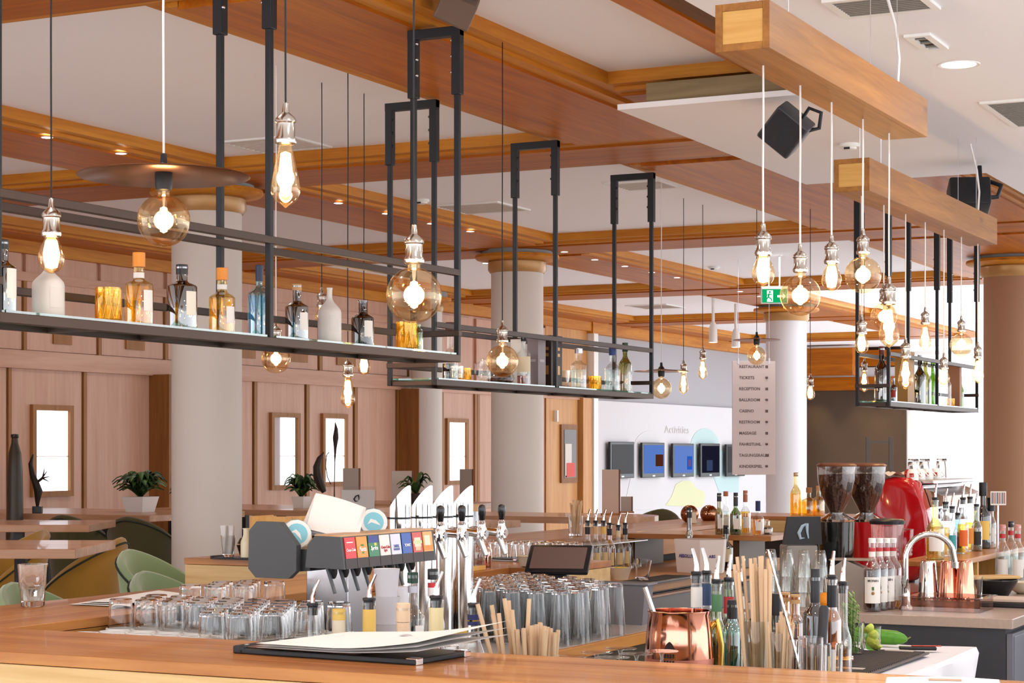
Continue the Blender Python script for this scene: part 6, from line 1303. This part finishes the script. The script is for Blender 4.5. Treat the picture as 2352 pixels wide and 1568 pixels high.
# syrup bottles
for k, (px, Yp, lq, lab) in enumerate(((2003, 7.82, L_DRED, 'first dark red syrup bottle, nearest the herb glass'), (2020, 7.9, L_DRED, 'second dark red syrup bottle in the syrup row'), (2036, 7.96, L_RED, 'third red syrup bottle in the syrup row'), (2051, 8.03, L_GOLD, 'last golden syrup bottle in the syrup row, by the tap'))):
    X_, Y_, d = PY(px, Yp); H = za(1238, d) - ZI
    b_ = bottle(lab, (X_, Y_, ZI), H, .037, .0135, M_CLEAR, sh=.56, sl=.2, liq=(lq, .58), cap=(M_WHITE, .02, 1.15), labs=[(WL, .12, .48, 1.0, .1)], neck=[(mat('red neck foil', 'c03038', .4), .83, .88), (WL, .76, .83)], name='syrup_bottle', group='syrup bottles by the tap')
    a = math.atan2(-Y_, -X_) + .1
    if k in (0, 2): text('MONIN', .013, mat('label ink', '2c2c34', .5), b_, (.0385 * math.cos(a), .0385 * math.sin(a), H * .43), (math.pi / 2, 0, a + math.pi / 2), bold=True)
    part('label_fruit', MB().sphere((.0375 * math.cos(a), .0375 * math.sin(a), H * .26), .007, 8, 6), mat('fruit art', '8a3a2a' if k else '9a7a4a', .5), b_)
    part('label_leaf', MB().box(-.004, .004, -.0015, .0015, 0, .014).rot(rz=a + math.pi / 2).mv(.0385 * math.cos(a), .0385 * math.sin(a), H * .3), mat('leaf art', '4a6a3a', .5), b_)
# tap
X_, Y_, d = PY(2080, 8.0); H = za(1226, d) - ZI; dx = (2192 - 2080) * d / F
o = thing('sink_tap', 'tall chrome gooseneck tap on the stone counter', 'tap', (X_, Y_, ZI), TH)
r_ = dx / 2; pts = [(0, 0, 0), (0, 0, H - r_)] + [(r_ - r_ * math.cos(t), 0, H - r_ + r_ * math.sin(t)) for t in [math.pi * i / 14 for i in range(1, 13)]] + [(dx + .002, 0, H - r_ - .02)]
part('spout', MB().tube(pts, .0125, 12), M_CHROME, o, True); part('base', MB().lathe([(.03, 0), (.028, .01), (.02, .02), (.018, .1), (.02, .105)], 16), M_CHROME, o, True); part('lever', MB().tube([(.0, -.015, .09), (.0, -.05, .13)], [.006, .004], 8), M_CHROME, o, True); part('aerator', MB().lathe([(.015, 0), (.015, .025)], 12, (dx + .003, 0, H - r_ - .04)), M_CHROME, o, True)
# shakers
for k, (px, m, lab) in enumerate(((2132, M_CHROME, 'silver cocktail shaker tin under the tap'), (2178, M_COP, 'middle copper cocktail shaker tin'), (2216, M_COP, 'right copper cocktail shaker tin'))):
    X_, Y_, d = PY(px, 8.56); H = za(1287, d) - ZI; o = thing('shaker_tin', lab, 'shaker', (X_, Y_, ZI)); part('tin', MB().lathe([(.047, 0), (.046, .01), (.034, H - .01), (.03, H), (.0, H)], 24), m, o, True); part('seam', MB().lathe([(.0475, .006), (.049, .01), (.047, .014)], 24, close=False), m, o, True)
tumbler('small clear glass right of the copper shaker tins', (PY(2242, 8.58)[0], 8.58, ZI), .11, .03, .026, m=M_GT)
# clear food bin
X_, Y_, d = PY(2190, 8.05); o = thing('food_bin', 'clear polycarbonate bin sunk beside the sink tap', 'bin', (X_, Y_, ZI)); pc = glass('polycarbonate', 'e9dcd6', .12, edge=.4)
for a in ((-.18, .14, -.13, -.125), (-.18, .14, .105, .11), (-.18, -.175, -.125, .105), (.135, .14, -.125, .105)): part('wall', MB().box(a[0], a[1], a[2], a[3], 0, .055), pc, o)
part('rim', MB().box(-.195, .155, -.145, -.12, .055, .06).box(-.195, .155, .1, .125, .055, .06).box(-.195, -.17, -.12, .1, .055, .06).box(.13, .155, -.12, .1, .055, .06), pc, o); part('floor', MB().box(-.175, .135, -.125, .105, .001, .004), pc, o)
X_, Y_, d = PY(2330, 8.35); X_ = min(X_, -1.78); o = thing('cutting_board', 'beige board on a dark base at the right end of the stone counter', 'board', (X_, Y_, ZI)); part('base', MB().cbox(-.11, .13, -.1, .1, 0, .022, .004), M_CAPB, o); part('board', MB().cbox(-.1, .12, -.09, .09, .0225, .036, .003), mat('beige board plastic', 'c9b3a4', .5), o)
# raised bottle shelf on the island
sh_ = thing('bottle_shelf', 'raised timber shelf of spirit bottles beside the espresso machine', 'shelf', (-2.3, 9.8, ZI))
xs0, xs1 = -2.375, -2.12
part('plank', MB().cbox(xs0, xs1, 8.72, 10.85, 1.075, 1.1, .003), M_BAR_Y, sh_, world=True)
for yy in (9.22, 9.9, 10.6): part('support', MB().box(xs0 + .01, xs1 - .01, yy, yy + .03, ZI, 1.075), M_PINE_Z, sh_, world=True)
spec = [(2148, 1130, 46, glass('lime pale glass', 'e6e8b0', .1), L_GOLD, 'p', WL, 'broad pale yellow bottle with pourer at the front of the raised shelf'), (2172, 1140, 24, M_CLEAR, L_GOLD, 'p', YL, 'clear bottle with yellow label and pourer on the raised shelf'), (2187, 1150, 24, M_CLEAR, L_WAT, 'p', mat('teal label', '3a9aa0', .5), 'clear bottle with teal collar and pourer on the raised shelf'), (2200, 1165, 24, G_BLU, L_BRN, 'p', mat('violet label', '4a3a7a', .5), 'dark violet bottle with pourer on the raised shelf'), (2212, 1130, 28, M_CLEAR, L_ORG, 'p', mat('orange label', 'e06a28', .5), 'slim bottle with orange label and pourer on the raised shelf'), (2228, 1128, 28, M_CLEAR, L_ORG, 'p', mat('amber label', 'e89a3a', .5), 'orange liqueur bottle with pourer on the raised shelf'), (2243, 1145, 28, G_OLV, L_GOLD, 'p', mat('dark label', '2c2620', .5), 'olive bottle with dark label and pourer on the raised shelf'), (2258, 1115, 40, G_BRN, L_AMB, 'c', YL, 'stout brown bottle with black dropper cap and yellow label on the raised shelf'), (2276, 1150, 26, M_CLEAR, L_WAT, 'c', WL, 'clear bottle with white label at the right end of the raised shelf')]
for k, (px, yt, w, body, lq, kind, lb, lab) in enumerate(spec):
    X_, Y_, d = PX(px, -2.25 - .03 * (k % 2)); H = za(yt + (18 if kind == 'p' else 0), d) - 1.101
    bottle(lab, (X_, Y_, 1.101), H, w / 2 * d / F * .92, .014, body, sh=.5, sl=.2, liq=(lq, .55), pour=1.4 if kind == 'p' else None, cap=(M_CAPB, .07, 1.5) if kind == 'c' else None, labs=[(lb, .14, .44, .8, .1)], group='spirit bottles on the raised shelf')
o = thing('price_card', 'white card with coloured vertical stripes behind the raised shelf bottles', 'card', (PX(2283, -2.2)[0], PX(2283, -2.2)[1] + .1, 1.101), TH); dd = dep(*o.location[:2]); zc_ = za(1128, dd) - 1.101; zc0 = za(1160, dd) - 1.101
part('card', MB().cbox(-.04, .04, 0, .004, zc0, zc_, .001), WL, o); part('stick', MB().box(-.004, .004, .004, .008, 0, zc_), M_STEEL, o)
for k in range(8): part('stripe', MB().box(-.034 + k * .009, -.029 + k * .009, -.001, 0, zc0 + .008, zc_ - .006), mat('stripe %d' % (k % 3), ('3a4a6a', 'a04a40', '8a8a90')[k % 3], .5), o)
# right edge: dark bowls, board, syrup bottles, upturned glasses
cr = work('side_counter', 'dark side counter at the right edge carrying bowls and syrup bottles', -1.62, -.6, 8.9, 11.2, .94, M_CAPB, body=MATS['anthracite cabinet'])
X_, Y_, d = PY(2290, 9.05); o = thing('mixing_bowl', 'black mixing bowl with a wooden board laid across it', 'bowl', (-1.72, 9.2, ZI)); 
x1_, y1_ = PY(2285, 8.85)[:2]; o.location = (x1_, y1_, ZI); part('bowl', MB().lathe([(.05, 0), (.06, .004), (.1, .07), (.102, .075), (.095, .07), (.05, .012), (0, .012)], 24), M_CAPB, o, True); part('rim', MB().lathe([(.1, .072), (.104, .076), (.1, .08)], 24, close=False), M_CAPB, o)
solo('chopping_board', MB().cbox(-.12, .12, -.06, .06, 0, .014, .004), wood('chopping board', 'b98a50', 'd6ad72', 0, .5), 'small wooden chopping board across the black mixing bowl', 'board', (x1_ - .02, y1_, ZI + .0815), TH + .3)
solo('golden_bowl', MB().lathe([(.03, 0), (.06, .02), (.075, .055), (.072, .056), (.055, .022), (0, .01)], 24), MATS['cream ceramic'], 'cream bowl at the right edge beside the black bowl', 'bowl', (PY(2352, 9.1)[0], 9.1, ZI), 0, None, True)
for k, (px, yt, Yp) in enumerate(((2303, 1208, 9.6), (2322, 1200, 9.7), (2338, 1208, 9.6))):
    X_, Y_, d = PY(px, Yp); H = za(yt, d) - ZI; bottle(['first', 'second', 'third'][k] + ' clear syrup bottle with red neck foil at the right edge', (X_, Y_, ZI), H, .035, .013, M_CLEAR, sh=.56, sl=.2, liq=(L_WAT, .5), cap=(M_CAPB if k == 1 else mat('pink cap', 'd89a94', .4), .03, 1.15), labs=[(WL, .15, .45, .8, 0)], neck=(MATS['red neck foil'], .8, .87), name='syrup_bottle')
rk3 = thing('glass_shelf', 'small steel shelf of upturned glasses at the right edge', 'shelf', (-1.3, 10.6, ZI)); part('plate', MB().cbox(-1.95 + .35, -1.0, 10.3, 10.8, 1.12, 1.135, .002), M_STEEL, rk3, world=True)
for xx in (-1.55, -1.05):
    for yy in (10.35, 10.75): part('post', MB().box(xx - .01, xx + .01, yy - .01, yy + .01, ZI, 1.12), M_STEEL, rk3, world=True)
for k in range(12):
    tumbler('upturned glass on the small steel shelf at the right edge', (-1.55 + .09 * (k % 6), 10.42 + .14 * (k // 6), 1.136), .11, .036, .028, True, m=M_GT, group='glasses on the steel shelf', key='edge_tum')
